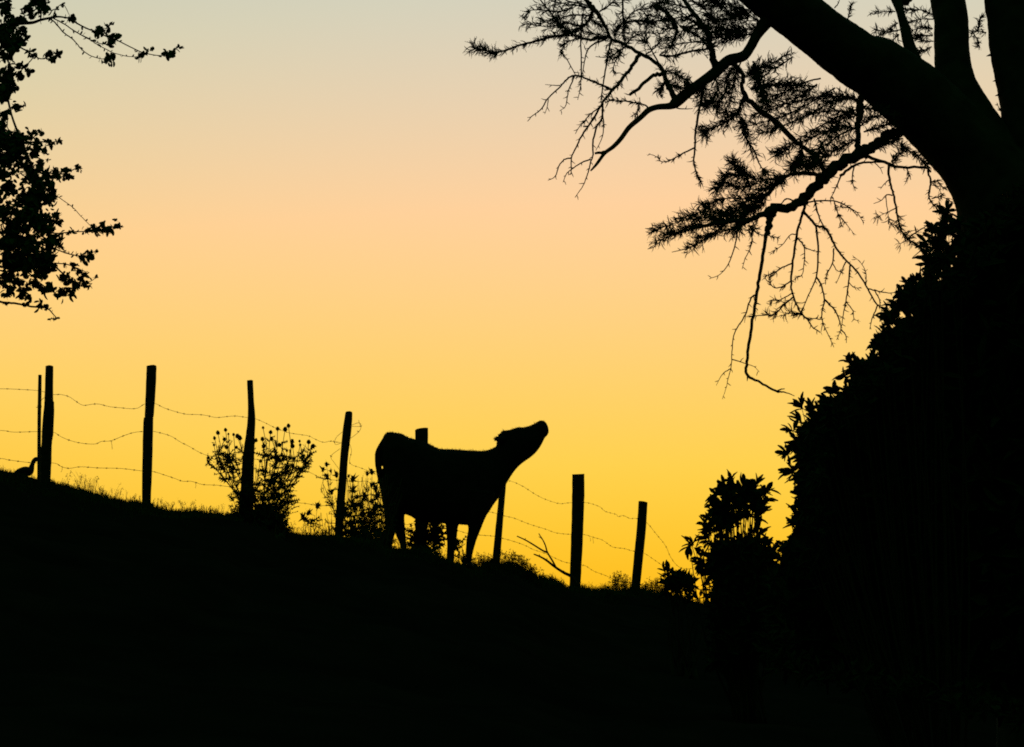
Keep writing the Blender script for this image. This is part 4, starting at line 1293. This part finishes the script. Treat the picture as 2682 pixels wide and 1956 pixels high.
for poly, n in (([(-160, 330), (20, 345), (95, 365), (100, 415), (122, 450), (135, 500), (146, 560), (146, 640), (136, 700), (112, 748), (60, 762), (-160, 780)], 1500),
                ([(-140, 180), (30, 195), (30, 250), (6, 265), (8, 340), (-140, 345)], 420), ([(-140, -30), (20, 0), (40, 60), (50, 110), (20, 180), (-140, 190)], 380)):
    for x, y in rand_in(poly, n):
        g_ = math.sin(x * .11 + y * .05) + math.sin(y * .083 - x * .06 + 1.7) + math.sin(x * .19 - y * .13)
        if g_ > 1.15:
            continue   # openings in the crown
        Dl = L.nearest(x, y) + random.gauss(0, .45)
        Ll = M(random.uniform(11, 22), Dl)
        lv.add(P(x, y, Dl), dir_px(random.uniform(0, 360), random.gauss(0, .6)), RNG.normal(size=3) + np.array([0, -.4, .2]), Ll, Ll * random.uniform(.45, .72), key=.1 * random.random())
lv.emit(MAT['leaf_left'], lt, 300)


# ------------------------------------------------------------------ evergreen shrubs with long leaves
def shrub(label, base, D, outline, fill, nfill, leaf_px, spread, nparts, sprigs=(), wh=(6, 10), holes=(), step=26, sparse=None, deep=1.0):
    """outline: open polyline where whorls stand against the sky, fill: polygon of the mass"""
    b = P(base[0], base[1], D); b[2] = ground_at(b)
    s = empty('shrub', b, label, 'shrub', 'long-leaved evergreen shrubs')
    lf = Leaves(LANCE)
    st = MB()
    cx = np.mean([p[0] for p in fill]); cy = np.mean([p[1] for p in fill])

    def blocked(x, y):
        return any((x - hx) ** 2 / (hr * hr) + (y - hy) ** 2 / (hv * hv) < 1 for hx, hy, hr, hv in holes)

    def whorl(x, y, Dw, ang, n, key, Lk=1.0):
        p = P(x, y, Dw)
        for k in range(n):
            d = dir_px(ang + random.gauss(0, 55), random.gauss(0, .5))
            Ll = M(leaf_px * Lk * random.uniform(.45, 1.08), Dw)
            lf.add(p - d * Ll * .12 + RNG.normal(size=3) * Ll * .06, d, np.array([0, -.4, .8]) + RNG.normal(size=3) * .7, Ll, M(leaf_px * Lk, Dw) * random.uniform(.2, .32), key)

    def stemto(x, y, Dw, r=2.2):
        e = P(x, y, Dw)
        q = b + (e - b) * .45 + np.array([M((x - base[0]) * .1, D), 0, 0]) + RNG.normal(size=3) * .05
        pts = smooth([b + np.array([random.gauss(0, .06), random.gauss(0, .06), -.05]), q, e], 5)
        st.tube(pts, np.linspace(M(r * 3, D), M(r * .5, D), len(pts)), 5)

    o = smooth(outline, 1) if len(outline) < 2 else np.array(outline, float)
    acc = []
    for i in range(len(o) - 1):
        L_ = np.linalg.norm(o[i + 1] - o[i])
        for t in np.arange(0, L_, step):
            acc.append(o[i] + (o[i + 1] - o[i]) * t / L_)
    for i, (x, y) in enumerate(acc):
        ang = math.degrees(math.atan2(-(y - cy) * .7, x - cx))
        ang = ang * .65 + 95 * .35 if ang > -40 else ang
        for k in range(2):
            ins = random.uniform(leaf_px * .1, leaf_px * .95) * (1 + k)
            xx = x - math.cos(R(ang)) * ins + random.gauss(0, 5); yy = y + math.sin(R(ang)) * ins + random.gauss(0, 5)
            if not blocked(xx, yy):
                whorl(xx, yy, D + random.gauss(0, spread * .5), ang + random.gauss(0, 25), random.randint(*wh), 1 + random.random())
        if i % 3 == 0:
            stemto(x - math.cos(R(ang)) * leaf_px, y + math.sin(R(ang)) * leaf_px, D)
    for x, y, a in sprigs:
        Dw = D + random.gauss(0, spread * .3)
        whorl(x, y, Dw, a, random.randint(*wh), 3 + random.random(), 1.0)
        stemto(x, y, Dw, 1.6)
    for x, y in rand_in(fill, nfill):
        if blocked(x, y):
            continue
        m_ = 60 if deep > 1 else 20
        core = deep if all(inside(fill, x + ax * m_, y + ay * m_) for ax, ay in ((1, 0), (-1, 0), (0, 1), (0, -1))) and not any(abs(x - h[0]) < h[2] + 60 and abs(y - h[1]) < h[3] + 60 for h in holes) else 1.0
        whorl(x, y, D + random.uniform(-1 if core == 1 else .3, 1) * spread, random.uniform(20, 200), random.randint(4, 7), 0, 1.05 * core)
    if sparse:
        for x, y in rand_in(sparse[0], sparse[1]):
            if not blocked(x, y):
                whorl(x, y, D + random.uniform(-1, 1) * spread * .6, 95 + random.gauss(0, 50), random.randint(5, 8), .5, 1.0)
                stemto(x, y, D, 1.2)
    lf.emit(MAT['leaf_bush'], s, nparts)
    tag(st.build('stem', MAT['twig'], s), kind='stuff')
    return s


OUT_BIG = [(2534, 575), (2474, 552), (2466, 585), (2460, 616), (2440, 650), (2450, 700), (2424, 723), (2392, 738), (2359, 768), (2349, 800), (2339, 818), (2344, 833), (2317, 866), (2334, 882), (2304, 893), (2335, 902), (2280, 923), (2240, 945), (2240, 989), (2246, 1010), (2210, 1029), (2179, 1050), (2172, 1069), (2141, 1071), (2126, 1107),
           (2097, 1133), (2084, 1179), (2107, 1211), (2120, 1226), (2087, 1243), (2107, 1273), (2084, 1302), (2092, 1336), (2088, 1366), (2084, 1398), (2075, 1421), (2054, 1450), (2031, 1480)]
FILL_BIG = [(2545, 590), (2490, 575), (2478, 620), (2462, 660), (2468, 705), (2440, 740), (2380, 775), (2362, 815), (2366, 845), (2340, 880), (2345, 915), (2285, 945), (2252, 965), (2252, 1000), (2250, 1025), (2205, 1050), (2175, 1085), (2135, 1105), (2108, 1145), (2085, 1185), (2110, 1225), (2095, 1260), (2105, 1280), (2085, 1305), (2092, 1340), (2090, 1370), (2085, 1410), (2060, 1450), (2030, 1490), (2010, 1560), (2000, 1750), (2900, 1950), (2950, 500), (2700, 480)]
shrub('large dense evergreen shrub in front of the leaning trunk at right', (2480, 1900), 16.5, OUT_BIG, FILL_BIG, 4600, 46, 1.0, 300, deep=2.3, step=19,
      sprigs=[(2462, 560, 60), (2480, 552, 80), (2400, 740, 110), (2380, 750, 150), (2365, 765, 190), (2330, 872, 170), (2300, 898, 170), (2170, 1052, 150), (2172, 1070, 175), (2100, 1068, 110), (2125, 1080, 120), (2140, 1085, 130), (2075, 1240, 170), (2080, 1235, 120), (2085, 1155, 160), (2240, 955, 130), (2238, 975, 190), (2080, 1350, 190), (2430, 640, 150), (2440, 620, 170), (2448, 600, 150), (2062, 1190, 165), (2076, 1128, 140), (2096, 1104, 140), (2190, 1028, 130), (2226, 950, 120), (2216, 985, 175), (2326, 820, 165), (2440, 702, 190)],
      holes=[(2530, 590, 10, 5), (2525, 612, 6, 10), (2470, 697, 9, 7), (2500, 640, 5, 4)])
OUT_MID = [(1842, 1378), (1838, 1350), (1866, 1345), (1868, 1310), (1880, 1285), (1900, 1262), (1922, 1246), (1945, 1262), (1960, 1275), (1975, 1256), (1996, 1262), (2008, 1282), (1994, 1306), (1988, 1330)]
FILL_MID = [(1890, 1420), (1950, 1425), (1985, 1412), (1995, 1435), (2020, 1470), (2035, 1505), (2045, 1560), (2060, 1700), (1860, 1750), (1872, 1580), (1872, 1530), (1868, 1490), (1862, 1465), (1875, 1440)]
SPARSE_MID = [(1860, 1365), (1872, 1335), (1885, 1300), (1915, 1275), (1945, 1288), (1985, 1280), (1985, 1310), (1970, 1330), (1955, 1352), (1925, 1365), (1905, 1385), (1905, 1420), (1880, 1420), (1885, 1400)]
shrub('medium evergreen shrub with two leafy tops left of the large shrub', (1960, 1740), 24.0, OUT_MID, FILL_MID, 700, 42, .35, 300, sparse=(SPARSE_MID, 60), deep=1.7,
      sprigs=[(1812, 1428, 150), (1806, 1432, 200), (1822, 1436, 20), (1835, 1462, 170), (1840, 1470, 190), (1845, 1480, 160), (1860, 1400, 160), (1850, 1408, 150), (1858, 1420, 190), (1850, 1488, 190), (1860, 1505, 170), (1975, 1385, 70), (1985, 1400, 60), (1992, 1412, 40), (2005, 1430, 60), (2015, 1445, 70), (2025, 1455, 60), (1968, 1398, 110), (1975, 1352, 20), (1985, 1335, 30), (2020, 1440, 100)],
      holes=[(1935, 1385, 22, 20), (1965, 1370, 20, 24), (1912, 1337, 11, 6), (1945, 1312, 5, 6), (1930, 1345, 9, 5), (2003, 1482, 8, 5), (2028, 1500, 12, 5), (2038, 1528, 8, 5), (2005, 1552, 8, 6), (2012, 1569, 11, 5), (1978, 1563, 5, 4), (1999, 1503, 6, 3)], wh=(5, 8), step=22)
OUT_SM = [(1738, 1520), (1745, 1500), (1762, 1500), (1785, 1505), (1805, 1505), (1818, 1520), (1815, 1540)]
FILL_SM = [(1748, 1520), (1775, 1512), (1805, 1518), (1812, 1535), (1790, 1550), (1750, 1545)]
shrub('small shrub with a few long leaves beside the right end post', (1795, 1700), 27.0, OUT_SM, FILL_SM, 60, 34, .2, 140,
      sprigs=[(1742, 1497, 110), (1752, 1500, 60), (1760, 1498, 70), (1745, 1555, 250), (1760, 1565, 230), (1790, 1565, 250), (1815, 1560, 250), (1835, 1545, 330), (1840, 1530, 20), (1850, 1520, 60), (1778, 1560, 200), (1830, 1570, 200)],
      holes=[(1765, 1552, 8, 5), (1783, 1546, 9, 5), (1795, 1558, 7, 6), (1752, 1530, 5, 4), (1770, 1572, 7, 4)], wh=(4, 6), step=22)
